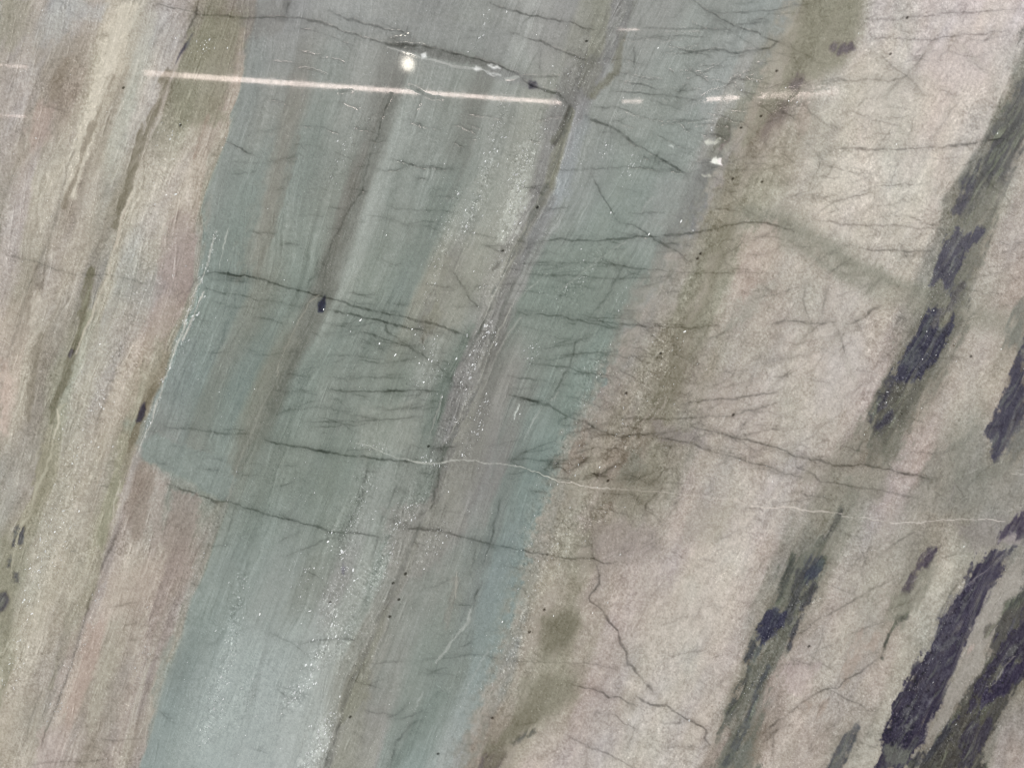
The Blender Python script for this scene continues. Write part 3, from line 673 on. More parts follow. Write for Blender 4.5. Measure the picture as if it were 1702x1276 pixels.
# ---------------------------------------------------------------- cracks
G = 0.52
for t in """.75 4 255,4 330,24 400,30 475,28 505,30 538,40 576,53 616,66 651,76 677,81
.95 4.5 651,74 722,79 778,95 818,106 854,119 881,141 905,150 929,157 945,172
.7 3 545,19 581,32 621,44 651,51 672,56 677,48
.5 3 472,30 480,12 484,0
.9 3 813,5 853,18 886,27 924,33 959,43 986,52
.6 3 891,18 881,28 868,38 866,53
.75 2.6 848,54 871,62 899,69 931,83 959,95 979,100
.5 2.4 896,121 898,101 901,86
.5 3 848,121 868,126 899,126 924,126 944,121
.85 2.6 1151,0 1179,19 1214,38 1242,50 1278,63 1310,80
.6 2.2 1179,19 1227,21 1278,19 1310,11 1355,5
.45 2 1068,48 1151,47 1222,50
.45 2 1083,63 1126,59 1176,62
.75 2.4 1120,91 1184,82 1227,88 1278,80 1300,66
.45 2 1159,111 1202,109
.75 2.6 1055,78 1056,93 1053,113
.6 2.2 1030,119 1065,129 1101,135
.75 2.4 1030,134 1068,141 1101,149
.75 2.4 1025,152 1075,155 1126,160 1151,167
.5 2 1126,154 1141,141
.6 2.2 987,178 1022,179 1050,187 1070,196 1101,201
.55 2 1083,169 1138,183
.55 2 1101,206 1146,202
.9 4 972,192 1020,215 1055,239 1088,258 1116,275 1141,290
.5 2.2 1083,222 1121,240 1150,254
.55 2.2 941,282 1000,280 1075,279 1130,284
.45 2 1161,220 1170,224 1194,222
.7 2.6 985,290 997,320 1017,348 1030,369 1050,373 1075,388 1121,416 1146,436
.85 2.6 880,405 934,398 987,402 1037,396 1091,393 1161,387 1212,374 1237,369 1278,373 1320,384
.6 2.4 871,436 936,436 992,437 1050,445 1101,450 1151,454 1210,452 1278,453
.55 2.2 871,456 962,459 1025,464 1116,460
.9 3.2 863,521 936,526 974,536 1010,545
.65 2.4 979,533 1025,537 1075,542 1121,546 1197,540
.5 2.6 1037,440 1005,499 987,520 979,532
.8 3 974,555 957,570 953,590 944,610 931,633 918,660
.65 2.4 881,604 914,607 949,613 989,621 1025,626
.5 2 924,590 974,588 1030,583
.5 2 924,573 949,563
.45 2 944,622 989,618
.5 2.6 0,405 15,425 63,436 83,444 114,454 141,458 177,454 217,464 262,476
.55 2.8 290,494 318,480 334,456 354,451 392,456 430,463
.95 4 354,452 424,461 475,478 520,488 555,498 596,511 639,520 689,532 740,542 778,560
.6 2.4 354,464 414,468
.55 2.4 340,478 395,490 424,497 495,508 512,504
.55 2.4 424,527 467,537
.95 3.2 545,515 626,531 687,546 712,550
.75 2.6 639,535 646,552 677,575 702,588 732,613 745,622
.7 2.6 608,552 651,568 680,579 702,590
.55 2.2 704,545 702,565 702,583
.9 3.2 753,454 770,474 778,492 793,510
.75 3 808,409 818,413 826,419 836,417
.35 2 644,344 689,349 760,353
.45 2.2 651,365 677,374 715,377 735,387
.5 2.4 651,263 707,280 750,282
.5 2.2 447,165 475,174
.45 2 591,278 616,274
.8 2.6 371,236 399,245 422,259
.7 2.4 598,599 639,605 687,598
.6 2.2 507,614 530,612
.65 2.2 480,621 512,627
.65 2.2 588,628 666,626
.5 2 520,552 533,559
.85 2.4 548,649 639,650 730,649
.55 2 500,672 530,665
.6 2.2 507,702 601,699 697,694
.6 2.2 515,712 565,708 616,702
.45 2 672,678 702,679
.4 2 420,590 500,585
.4 2 455,648 530,655
.4 2 700,665 740,668
.95 3.2 440,732 492,742 538,749 576,756 613,761 651,764 690,768
.65 2.4 268,707 316,713 369,721 414,723
.9 3.4 280,804 311,816 354,831 392,837 430,850 487,864 525,875 558,884 601,886 631,893
.85 3 670,876 689,877 732,882 778,894 818,903 854,913 893,919 914,923 954,930 987,927 1000,933 1025,938
.5 2.4 563,889 512,908 475,925
.7 4 612,770 605,802 596,837 586,860 580,874
.7 3.2 735,754 730,781 725,812 722,837 699,857
.45 2.4 684,738 676,758
.5 2.4 667,792 651,827 634,867 626,898 618,940
.7 3.4 832,830 826,855 816,893 803,938
.5 2.4 793,903 783,953
.55 3 795,971 788,1006
.6 2.2 757,1004 783,1005
.5 2 616,1101 672,1099
.45 2 449,1050 487,1067 512,1087
.6 2.2 500,1068 530,1062 601,1062
.65 4 690,1198 656,1234 648,1276
.75 3.6 562,1205 548,1247 538,1274
.45 2 702,1095 803,1087 854,1100 919,1100 974,1101 1025,1109
.9 3.2 848,655 881,664 911,675 941,691 974,701 1000,715 1030,725 1065,722 1088,718
.85 3 1093,727 1151,736 1176,746 1219,759 1252,770 1278,776 1305,787 1333,793
.6 2.6 1333,779 1355,789 1365,799 1398,804 1434,813 1456,814 1520,826
.85 2.8 1151,712 1176,716 1202,723 1240,731 1278,741 1305,751 1322,759 1360,764 1386,773 1413,774 1429,771 1479,778 1499,786 1525,790 1557,798
.7 2.6 1322,759 1322,774 1334,780
.6 2.4 1025,694 1088,697 1151,694 1214,692 1262,678 1300,668
.7 2.4 1131,673 1171,663 1214,664 1252,658 1290,650
.6 2.2 1222,725 1278,715 1305,712
.45 2.2 1151,728 1190,718
.45 2.2 1322,741 1348,728 1373,703
.6 2 848,766 873,750 911,737 922,734
.6 2 862,752 919,747
.65 2 845,761 873,763 931,769
.65 2.2 848,766 873,779 906,792
.55 2 848,789 873,784 909,784
.6 2 876,816 909,819
.9 3.4 992,940 997,956 995,969 982,984 979,994 987,1003 1000,1012 1010,1029 1027,1049 1030,1067 1043,1087 1045,1100 1063,1120 1068,1133 1088,1151
.85 3 949,1138 989,1143 1005,1151 1012,1159 1030,1158 1055,1171
.95 3.2 1055,1158 1080,1171 1108,1171 1131,1188 1159,1204 1174,1214 1171,1224 1181,1236
.5 3 1131,1188 1128,1203
.55 2.4 989,1183 1020,1188 1040,1204 1055,1209 1040,1246
.6 2.4 934,1216 967,1234 1000,1247 1037,1264 1055,1276
.5 2 1101,1241 1174,1240
.6 2.2 967,842 1012,847 1045,857
.75 3.2 1108,779 1091,797 1080,806
.75 3.2 1101,812 1075,837 1068,855
.5 2.4 1128,822 1113,855 1098,878
.4 2.2 1088,908 1116,915 1159,941
.5 3 1116,738 1106,761
.65 3.4 955,908 984,905 986,923 992,940
.6 2.4 1439,33 1487,33 1527,28 1563,23 1626,20 1704,16
.65 2.2 1449,63 1499,64 1550,67 1588,59 1676,52
.5 2.2 1378,136 1436,133 1487,134 1507,126 1525,106 1545,78
.45 4 1454,86 1489,114 1506,126 1532,152
.4 6 1506,126 1490,140 1474,160
.5 2.2 1575,85 1621,96 1646,88
.4 3 1610,100 1640,122
.9 2.8 1368,255 1381,250 1413,245 1456,249 1512,246 1563,244 1600,239 1664,232
.4 2.2 1365,258 1360,280 1348,306
.45 2.4 1520,187 1515,215 1504,243
.45 2.4 1590,170 1565,210 1540,240
.5 2.4 1494,265 1479,301
.6 2.4 1429,318 1487,307 1525,307 1547,301
.75 2.6 1383,335 1408,329 1444,320
.6 2.4 1353,365 1398,373 1434,374 1474,374 1525,379 1570,381
.55 2.2 1542,378 1568,365
.7 2.4 1424,410 1454,416 1499,417 1550,417
.45 2 1640,350 1702,338
.75 2.6 1280,538 1310,533 1348,537 1388,536
.85 3 1406,539 1420,534 1436,527 1450,515 1464,508
.5 3.4 1340,472 1335,497 1340,522 1350,535
.45 3.4 1376,477 1368,510 1366,530
.5 2.6 1390,540 1396,555 1406,593
.5 2.2 1272,604 1310,595 1343,590
.6 2.4 1300,628 1322,610
.6 2.6 1320,1062 1355,1032 1398,1009 1444,981 1482,964
.5 2.4 1430,945 1487,905 1520,885
.45 2 1408,1055 1449,1039 1482,1029
.8 2.8 1266,1218 1302,1193 1333,1166 1368,1145 1393,1143 1403,1130 1434,1113 1461,1092
.65 2.4 1373,1144 1398,1156 1429,1171 1444,1181 1459,1180
.45 2.4 1456,1183 1446,1209
.5 2.2 1317,1095 1365,1108
.5 2.2 1348,1087 1393,1067
.5 2.6 1287,1219 1281,1262
.55 2.4 1590,806 1602,822 1598,834
.55 2.2 45,1272 83,1266 126,1266 182,1259
.5 2.2 152,1229 210,1228 245,1224
.5 2.2 184,1009 227,999
.5 2 162,807 192,807
.8 2.4 161,971 149,1001 136,1042 124,1085 109,1133 86,1191 68,1241
.5 2.2 71,1143 51,1196 41,1230
.75 2.6 197,875 187,905 172,930 164,956
.4 5 131,240 116,268 104,320 93,363 76,413 61,444 45,484 33,532 20,573 5,616
.85 4 333,-4 324,28 313,50 303,70
.4 4 275,35 253,83
.65 3 651,157 639,187 630,215 620,246 611,273 601,318 588,335
.6 3 588,335 565,378 545,421 530,461
.5 2 548,425 540,450 536,490
.55 2.4 530,430 526,455 515,466 512,478
.4 5 700,160 690,200
.4 2.2 300,300 285,350
.35 2 1360,1210 1345,1250
.6 3 1600,955 1580,985 1555,1035""".split('\n'):
    a, b, rest = t.split(' ', 2)
    crack(float(a) * G, float(b), rest)
rr = random.Random(5)
# hairlines in the green stone, most run across the beds
for k in range(90):
    px = rr.uniform(340, 1150)
    py = rr.uniform(180, 780)
    L = rr.uniform(14, 60)
    a = rr.gauss(0.04, 0.10)
    crack(rr.uniform(.12, .34), 1.6, "%.1f,%.1f %.1f,%.1f %.1f,%.1f" % (px, py, px + L / 2, py + L / 2 * math.tan(a) + rr.uniform(-2, 2), px + L, py + L * math.tan(a)), part=None)
for k in range(46):
    px = rr.uniform(1180, 1680)
    py = rr.uniform(0, 1250)
    L = rr.uniform(20, 70)
    a = rr.choice([rr.gauss(0, .15), rr.gauss(-.7, .25), rr.gauss(-1.05, .2)])
    crack(rr.uniform(.12, .30), 2, "%.1f,%.1f %.1f,%.1f %.1f,%.1f" % (px, py, px + L / 2 * math.cos(a) + rr.uniform(-4, 4), py + L / 2 * math.sin(a) + rr.uniform(-4, 4), px + L * math.cos(a), py + L * math.sin(a)), part=None)

def hairs(n, x0, x1, y0, y1, a0, sd, Lr, sr, wd=1.5):
    for _ in range(n):
        px, py = rr.uniform(x0, x1), rr.uniform(y0, y1)
        L = rr.uniform(*Lr)
        a = rr.gauss(a0, sd)
        q = [(px, py)]
        for _k in range(3):
            px += L / 3 * math.cos(a)
            py += L / 3 * math.sin(a)
            q.append((px, py))
            a += rr.gauss(0, .16)
        st = rr.uniform(*sr)
        crack(st, wd, " ".join("%.1f,%.1f" % p for p in q), part=None)
        if rr.random() < .3:
            b = a + rr.choice([-1, 1]) * rr.uniform(.3, .8)
            bx, by = q[rr.choice([1, 2])]
            crack(st * .8, wd, "%.1f,%.1f %.1f,%.1f" % (bx, by, bx + L * .4 * math.cos(b), by + L * .4 * math.sin(b)), part=None)


hairs(60, 520, 760, 480, 720, .08, .18, (20, 70), (.10, .28))
hairs(60, 860, 1120, 380, 680, .06, .22, (20, 80), (.10, .28))
hairs(70, 1000, 1300, 20, 300, .10, .30, (20, 90), (.10, .30))
hairs(40, 440, 900, 20, 330, .12, .22, (16, 60), (.12, .30))
hairs(40, 380, 860, 720, 1240, .14, .30, (16, 60), (.12, .32))
hairs(40, 1000, 1320, 560, 860, -.10, .30, (24, 90), (.10, .28))
hairs(40, 1300, 1690, 240, 640, -.12, .35, (24, 90), (.09, .26))
hairs(60, 1000, 1600, 880, 1260, -.35, .55, (20, 80), (.09, .26))
hairs(90, 1130, 1560, 300, 860, -.05, .55, (20, 80), (.09, .26))
hairs(60, 1180, 1680, 20, 330, .05, .5, (20, 80), (.08, .24))
hairs(60, 20, 360, 0, 1260, .12, .25, (14, 50), (.08, .22))
hairs(30, 900, 1020, 700, 820, -.15, .35, (16, 60), (.2, .45))

# fine filaments that follow the beds, pale beside dark to paint in relief
R4 = np.random.default_rng(99)


def relief_filaments(n, x0, x1, y0, y1, Lr, amp_, zone, tilt=0.0, wr=(.7, 1.3)):
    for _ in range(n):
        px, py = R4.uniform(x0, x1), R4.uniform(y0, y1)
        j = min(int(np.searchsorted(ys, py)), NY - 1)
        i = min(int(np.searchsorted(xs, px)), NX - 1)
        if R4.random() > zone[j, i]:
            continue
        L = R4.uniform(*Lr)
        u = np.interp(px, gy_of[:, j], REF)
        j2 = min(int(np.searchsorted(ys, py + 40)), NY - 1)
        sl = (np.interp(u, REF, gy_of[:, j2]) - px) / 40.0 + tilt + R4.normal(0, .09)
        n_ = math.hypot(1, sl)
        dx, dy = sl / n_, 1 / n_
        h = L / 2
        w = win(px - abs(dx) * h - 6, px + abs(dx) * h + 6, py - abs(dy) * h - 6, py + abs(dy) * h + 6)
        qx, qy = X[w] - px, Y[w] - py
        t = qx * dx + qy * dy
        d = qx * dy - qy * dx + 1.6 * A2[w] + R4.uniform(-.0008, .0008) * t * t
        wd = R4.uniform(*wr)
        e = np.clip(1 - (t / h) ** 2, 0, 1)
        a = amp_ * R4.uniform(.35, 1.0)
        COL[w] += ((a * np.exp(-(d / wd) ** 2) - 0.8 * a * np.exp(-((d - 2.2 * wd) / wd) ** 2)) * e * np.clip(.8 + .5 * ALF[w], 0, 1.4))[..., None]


relief_filaments(1500, -40, 460, -20, 1290, (16, 90), 15, LEFT)
relief_filaments(2200, 240, 1300, -20, 1290, (20, 130), 9, GREEN * 0.9, wr=(.6, 1.1))
relief_filaments(1400, 540, 1040, -20, 1290, (14, 60), 17, np.clip(FRAC * 1.2, 0, 1))
relief_filaments(1500, 780, 1740, -20, 1290, (6, 24), 14, np.clip(CREAMR + OB, 0, 1), tilt=-0.28)
relief_filaments(500, 1000, 1740, -20, 1290, (14, 46), 12, CREAMR * 0.8, tilt=-1.5)
relief_filaments(350, 780, 1740, -20, 1290, (20, 70), 11, np.clip(CREAMR + OB, 0, 1))

# ---------------------------------------------------------------- pale veins
PV = 'pale_vein'
for a, b, c, t in [
    (.75, 3.6, (184, 170, 150), "220,318 202,363 195,403 184,431 181,446 182,455 174,474 164,494 152,527 136,563 126,588"),
    (.65, 5, (178, 162, 144), "214,335 202,370 198,395 190,412"),
    (.75, 4.5, (168, 158, 124), "111,668 96,683 97,703 88,731 83,759 76,781 63,807 54,832 50,855 40,867 30,893 23,920 18,960"),
    (.7, 3, (196, 184, 160), "96,680 97,700 90,728"),
    (.6, 2.8, (198, 188, 180), "361,384 349,418 344,441 331,472 316,502 306,542 293,573 285,600 273,631 268,650 258,680 248,708 235,733 226,759"),
    (.75, 3.6, (198, 184, 178), "341,484 328,512 313,542 302,568"),
    (.6, 2.4, (178, 180, 172), "381,378 371,413 364,446"),
    (.7, 3, (188, 178, 170), "200,800 193,830 186,858"),
    (.42, 2.4, (188, 190, 181), "593,736 611,741 639,754 677,763"),
    (.75, 2.2, (190, 190, 180), "677,763 702,770 732,771 757,765 783,766 818,769 854,773 900,787 906,792"),
    (.85, 2.2, (206, 196, 182), "906,792 936,800 974,807 1022,811"),
    (.5, 2.0, (194, 183, 170), "1022,811 1101,817 1151,824 1222,832 1250,840"),
    (.75, 2, (206, 194, 182), "1250,841 1278,842 1322,843 1360,850 1398,852"),
    (.75, 2, (198, 190, 178), "1399,857 1434,861 1469,866"),
    (.75, 2, (204, 194, 184), "1480,868 1509,869 1555,866 1600,862 1646,863 1671,865"),
    (.6, 1.8, (190, 184, 172), "1680,786 1710,788"),
    (.85, 3, (210, 218, 212), "863,671 858,684 853,697"),
    (.5, 5.5, (176, 180, 174), "783,1012 778,1032 760,1057 740,1080 725,1100"),
    (.45, 3, (176, 182, 178), "702,1148 689,1180"),
    (.6, 3, (170, 160, 150), "760,950 758,975 757,991"),
    (.6, 4, (178, 176, 172), "645,79 677,88 702,95 727,101 763,111 790,117"),
    (.7, 5, (186, 188, 188), "790,116 805,118 818,124 832,125"),
    (.7, 9, (168, 172, 166), "838,130 862,130"),
    (.5, 2, (172, 166, 158), "783,650 775,668 760,698 750,716 736,740"),
    (.5, 2, (166, 164, 160), "735,655 725,690 712,730"),
    (.6, 2, (172, 168, 160), "854,421 833,469 818,497 803,530 790,555"),
    (.6, 2, (176, 170, 162), "858,495 838,535 818,573 803,613 796,635"),
    (.5, 2, (168, 162, 156), "866,530 846,552 826,590 806,640"),
    (.5, 5, (160, 166, 164), "811,1082 790,1118 775,1151 765,1183"),
    (.5, 2.4, (165, 168, 164), "900,675 886,700 873,730"),
    (.5, 2.4, (170, 168, 160), "928,650 915,668"),
    (.45, 2, (170, 172, 164), "910,455 880,480 862,500"),
    (.4, 2, (166, 168, 162), "1040,400 1000,428 960,460 935,480"),
    (.4, 2, (170, 170, 166), "1085,325 1065,352"),
    (.5, 3, (168, 158, 136), "530,490 512,506 505,522 490,545 477,570 466,600 460,625"),
    (.4, 3, (156, 154, 142), "455,640 430,690 405,745 392,785 378,830"),
    (.4, 2.4, (168, 152, 140), "1085,670 1075,690 1060,710 1050,730"),
    (.5, 2, (176, 166, 158), "1108,660 1098,682 1082,698"),
    (.5, 2, (176, 166, 158), "1098,662 1090,680 1076,692"),
    (.4, 2, (170, 160, 150), "1005,770 995,790 988,810"),
    (.45, 2.4, (178, 166, 150), "165,760 175,740 185,700 198,665 205,650"),
    (.5, 2.4, (184, 166, 144), "158,815 166,780"),
    (.4, 2.4, (176, 164, 148), "60,320 54,345 45,380"),
    (.4, 2, (180, 166, 150), "80,225 66,255 52,320"),
    (.5, 2.2, (168, 164, 152), "1687,1090 1668,1110 1655,1132 1640,1142"),
    (.4, 1.8, (150, 146, 150), "1620,965 1604,976 1595,985"),
    (.5, 1.8, (156, 150, 148), "1668,920 1640,950 1605,972"),
    (.35, 1.8, (150, 148, 152), "1540,1225 1528,1245 1515,1258"),
    (.4, 2, (176, 168, 160), "958,1220 945,1245 930,1276"),
    (.4, 2, (178, 170, 162), "980,1185 965,1215 950,1235"),
    (.45, 1.8, (158, 150, 146), "1558,908 1545,918 1535,925"),
    (.4, 1.6, (150, 140, 146), "1588,805 1580,825 1575,838"),
]:
    crack(a, b, t, c, PV if a >= .5 else None, depth=-0.00004)
patch("1178,270 1192,262 1201,264 1200,275 1188,273", (232, 218, 216), .95, 2, 1, part='crystal_and_glint', label='wedge shaped crystal facet, its lamp glint painted white, at the edge of the green band')  # lamp glint on a tilted facet, painted as white colour
patch("1170,238 1185,235 1196,233 1190,241 1176,242", (204, 188, 184), .7, 3, 1.5)
patch("1168,292 1180,291 1184,294 1172,296", (196, 188, 172), .8, 2.5, 1)
patch("1112,242 1120,241 1118,246", (200, 208, 204), .7, 2.5, 1)
patch("697,92 706,92 708,97 700,98", (216, 216, 216), .85, 2, 1, part='crystal_and_glint')
patch("783,114 792,112 800,118 790,121", (212, 212, 212), .8, 2.5, 1.5, part='crystal_and_glint')
patch("812,112 826,110 832,116 818,117", (214, 214, 214), .85, 2.5, 1.5, part='crystal_and_glint')
patch("808,122 822,122 830,126 814,127", (206, 206, 206), .8, 2.5, 1.5, part='crystal_and_glint')

# small dark pits
PITS = "975,68 1159,430 1164,422 1098,587 893,345 1232,212 1265,193 1218,297 1267,302 712,742 674,953 653,969 648,1024 582,1191 728,1252 663,996 818,1193 1508,30 1011,798 1041,653 1219,689 836,417 1291,118 1480,90 205,146 300,208 1345,1073 1614,592 549,1000 880,1050 905,1012"
for p in P(PITS):
    w = win(p[0] - 12, p[0] + 12, p[1] - 12, p[1] + 12)
    d = np.hypot((X[w] - p[0]) * 0.85 + 0.3 * (Y[w] - p[1]), (Y[w] - p[1]) * 0.9 + WCX[w] * .4)
    k = 1 - sstep(0.8, 2.9, d)
    COL[w] = COL[w] * (1 - 0.5 * k[..., None])
    H[w] += 0.0006 * k
    setlab(w, d < 2.2, newpart('pit'))

# ---------------------------------------------------------------- polish of the face
def gpatch(s, v, soft=6):
    pts = P(s)
    qx = [p[0] for p in pts]
    qy = [p[1] for p in pts]
    w = win(min(qx) - 20, max(qx) + 20, min(qy) - 20, max(qy) + 20)
    d = segdist(X[w] + WCX[w], Y[w], pts + [pts[0]])
    sd = np.where(inside(X[w], Y[w], pts), d, -d)
    k = sstep(-soft, soft, sd)
    GLOSS[w] = GLOSS[w] * (1 - k) + v * k


gpatch("-30,95 46,95 46,120 -30,120", .55, 5)
gpatch("52,80 238,80 238,220 52,220", 0, 6)
gpatch("-30,180 44,180 44,205 -30,205", .55, 5)
gpatch("240,100 300,100 300,150 240,150", .5, 5)
gpatch("300,100 440,100 440,160 300,160", .95, 10)
gpatch("440,100 928,120 928,200 440,180", 1.0, 8)
gpatch("934,120 1036,120 1036,240 934,240", 0, 4)
gpatch("1038,150 1060,150 1060,185 1038,185", .5, 6)
gpatch("1066,140 1160,140 1160,190 1066,190", .04, 6)
gpatch("1164,140 1222,140 1222,185 1164,185", .9, 5)
gpatch("1226,140 1258,140 1258,185 1226,185", .05, 4)
gpatch("1262,140 1400,140 1400,185 1262,185", .85, 6)
gpatch("1025,42 1054,42 1054,60 1025,60", .6, 4)
gpatch("1060,40 1110,40 1110,64 1060,64", .04, 5)
gpatch("1112,42 1165,42 1165,64 1112,64", .22, 6)
GLOSS *= np.clip(0.92 + 0.35 * st2 * (1 - GREEN) + 0.10 * gr2, 0, 1.1)
GLOSS *= 1 - 0.85 * sstep(0.00006, 0.0003, H)
GLOSS = np.clip(GLOSS, 0, 1)

# ---------------------------------------------------------------- clusters of quartz flecks, white colour standing in for their glints
CLF = np.zeros_like(X)
R2 = np.random.default_rng(21)
FL = []     # x, y, length, width, angle, brightness


def cluster(s, n, spread, size=(1.4, 3.2), br=(.45, .95)):
    pts = P(s)
    qx = [p[0] for p in pts]
    qy = [p[1] for p in pts]
    w = win(min(qx) - 3 * spread, max(qx) + 3 * spread, min(qy) - 3 * spread, max(qy) + 3 * spread)
    CLF[w] += min(n / 90.0, 1.0) * np.exp(-(segdist(X[w], Y[w], pts) / (1.25 * spread)) ** 2)
    n = int(n * 1.15)
    seg = [math.hypot(b[0] - a[0], b[1] - a[1]) for a, b in zip(pts[:-1], pts[1:])]
    tot = sum(seg)
    for _ in range(n):
        t = R2.random() * tot
        for k, L in enumerate(seg):
            if t <= L:
                break
            t -= L
        a, b = pts[k], pts[k + 1]
        u = min(t / max(L, 1e-6), 1)
        sp = R2.normal(0, spread)
        x = a[0] + (b[0] - a[0]) * u + sp + R2.normal(0, 2)
        y = a[1] + (b[1] - a[1]) * u + R2.normal(0, spread * .5)
        l = R2.uniform(*size) * (0.5 + 1.3 * R2.random() ** 4)
        FL.append((x, y, l, l * R2.uniform(.3, .6), R2.normal(1.0, .35), br[0] + (br[1] - br[0]) * R2.random() ** 1.6))


cluster("875,250 858,330 840,390", 170, 13, br=(.4, .8))
cluster("840,160 822,240 800,320 760,400", 90, 9)
cluster("760,320 740,390 722,460 716,500", 70, 8, (1.2, 2.6), (.4, .75))
cluster("820,0 800,60 775,90", 14, 4)
cluster("620,200 590,210 575,250 552,300", 40, 7, (1.0, 2.2), (.4, .7))
cluster("860,250 900,200 930,130", 50, 16, (1.2, 2.6), (.4, .8))
cluster("1060,250 1040,305", 24, 5)
cluster("1018,240 1000,262", 16, 4)
cluster("960,90 950,140", 30, 10, (1.2, 2.4), (.4, .7))
cluster("800,480 830,430 850,400", 50, 10, (1.0, 2.2), (.4, .75))
cluster("815,540 790,590 770,640", 80, 11)
cluster("700,540 720,610 690,640", 50, 18, (1.2, 2.6))
cluster("780,650 760,700 735,740", 50, 10, (1.2, 2.6))
cluster("812,660 790,720 772,760", 45, 6, (1.4, 3.4))
cluster("595,735 640,745", 36, 10, (1.0, 2.2), (.4, .7))
cluster("700,760 735,775", 30, 6)
cluster("610,790 590,860 575,900", 80, 10, (1.0, 2.2), (.4, .75))
cluster("690,830 655,880 640,930 610,985", 150, 11, (1.2, 2.8))
cluster("740,870 715,910 700,930", 60, 10, (1.2, 2.6))
cluster("560,880 572,920 565,960 545,1010 555,1040 530,1090 515,1120 480,1170", 230, 13, (1.1, 3.6), (.5, 1.15))
cluster("545,1190 525,1240 505,1276", 110, 11, (1.6, 4), (.4, .85))
cluster("520,930 510,970 500,1010", 40, 14, (1.2, 2.4), (.4, .8))
cluster("400,955 388,1060 365,1130 340,1230", 130, 10, (1.2, 3.0))
cluster("430,1100 380,1200", 50, 16, (1.2, 2.2), (.4, .7))
cluster("610,960 590,1020 565,1080", 70, 16, (1.0, 2.2), (.4, .75))
cluster("240,350 250,440 210,540 190,620", 110, 22, (1.0, 2.2), (.36, .62))
cluster("280,330 285,440 270,560", 50, 14, (1.0, 2.2), (.36, .6))
cluster("170,640 140,720 115,800 90,880 75,960", 170, 20, (1.1, 3.4), (.5, 1.1))
cluster("95,840 75,890 60,950 45,1020 30,1080 12,1160", 130, 8, (1.2, 3.6), (.5, 1.1))
cluster("345,880 320,960 300,1010", 60, 10, (1.0, 2.2), (.35, .6))
cluster("250,1000 235,1100 210,1180", 80, 8, (1.2, 2.6), (.4, .7))
cluster("170,960 140,1060 110,1140 80,1200", 80, 8, (1.2, 2.6), (.4, .7))
cluster("345,70 330,90", 20, 8)
cluster("290,200 275,260 265,310", 60, 12, (1.2, 2.6), (.4, .75))
cluster("360,386 344,441 316,502 293,573 268,650 235,733", 150, 3.2, (1.0, 3.0), (.45, .95))
cluster("336,490 310,550 296,590", 70, 5, (1.2, 3.4), (.45, .95))
cluster("1000,420 960,470 930,500", 40, 14, (1.0, 2.2))
cluster("890,570 878,605", 40, 6, (1.0, 2.4), (.4, .8))
cluster("1055,470 1030,510", 20, 8, (1.0, 2.2))
cluster("1160,250 1190,200 1240,140", 50, 18, (1.0, 2.2), (.4, .7))
cluster("1000,600 970,680 940,760 900,860 880,930", 130, 20, (1.0, 2.2), (.4, .65))
cluster("1000,840 930,900 890,980 860,1060 820,1150", 130, 20, (1.0, 2.2), (.4, .65))
cluster("1110,560 1080,640 1040,740", 90, 26, (1.0, 2.2), (.4, .65))
cluster("1330,1000 1280,1080 1220,1200", 70, 20, (.9, 1.8), (.35, .8))
cluster("1600,980 1540,1100 1490,1220", 70, 18, (.9, 1.8), (.3, .7))
cluster("1690,1080 1620,1180 1560,1250", 50, 18, (.9, 1.8), (.3, .7))
cluster("1560,400 1570,560 1480,680", 50, 24, (.9, 2.0), (.4, .85))
# ---------------------------------------------------------------- pale flecks in the colour (too fine to lift out)
CLF = np.clip(CLF, 0, 1.2) * (1 - 0.55 * LEFT)
COL += (9.0 * CLF * np.clip(gr2 + 0.15, -0.8, 2))[..., None] + (6.0 * CLF * gr5)[..., None]
fl = vn((X + .55 * Y) / 2.0, (Y - .55 * X) / 3.9, 2)
flz = np.clip(0.42 * LEFT + 0.26 * GREEN + 0.40 * CREAMR + 0.35 * FRAC + 0.5 * CLF + 0.25 * fbm(X / 60, Y / 120, 7, 3), 0, 1)
kk = sstep(1.0 - 0.20 * flz - 0.02, 1.04 - 0.10 * flz, fl) * flz
COL += (52 * kk)[..., None]
fd = vn((X + .55 * Y) / 2.4 + 5, (Y - .55 * X) / 5.0, 5)
COL -= (30 * sstep(0.86, 1.0, fd) * np.clip(0.5 * CREAMR + 0.5 * LEFT + 0.25 * GREEN + CLF, 0, 1))[..., None]
lum = (COL @ np.array([.30, .59, .11], np.float32))[..., None]
zone_g = GREEN[..., None]
OLV = np.clip((COL[..., 1] - COL[..., 2]) / 26.0 - 0.45, 0, 1)[..., None]
COL[..., 1] = np.where(GREEN > .3, np.maximum(COL[..., 1], COL[..., 0] - 1.0 * GREEN - 12 * (1 - GREEN)), COL[..., 1])
sat = (0.60 - 0.16 * np.clip((420 - Y) / 400, 0, 1)[..., None]) * zone_g + (1 - zone_g) * (0.86 - 0.16 * OLV - 0.06 * LEFT[..., None])
COL = COL + zone_g * np.array([1.4, 0.2, -6.5], np.float32) * np.clip((1700 - Y) / 700, 0.3, 1)[..., None]
chroma = COL - lum
mg = np.abs(chroma).max(-1, keepdims=True)
chroma = chroma / np.sqrt(1 + (mg / 26.0) ** 2)
sat = sat * (1 - 0.28 * lowpink[..., None])
COL = lum + sat * chroma + lowpink[..., None] * np.array([2.5, 0.2, -5.0], np.float32) + (LEFT * (1 - lowpink))[..., None] * np.array([1.6, 0.5, -3.2], np.float32) + (4.0 * zone_g + (1 - zone_g) * (11.0 + 5.0 * OLV - 7.0 * sstep(950, 1250, Y)[..., None] * sstep(1250, 1450, X)[..., None]))
COL += (CREAMR * (1 - OLV[..., 0]))[..., None] * (np.array([-0.2, -2.1, -2.2], np.float32) + (5.0 - 9.0 * sstep(100, 900, Y))[..., None])
lum = (COL @ np.array([.30, .59, .11], np.float32))[..., None]
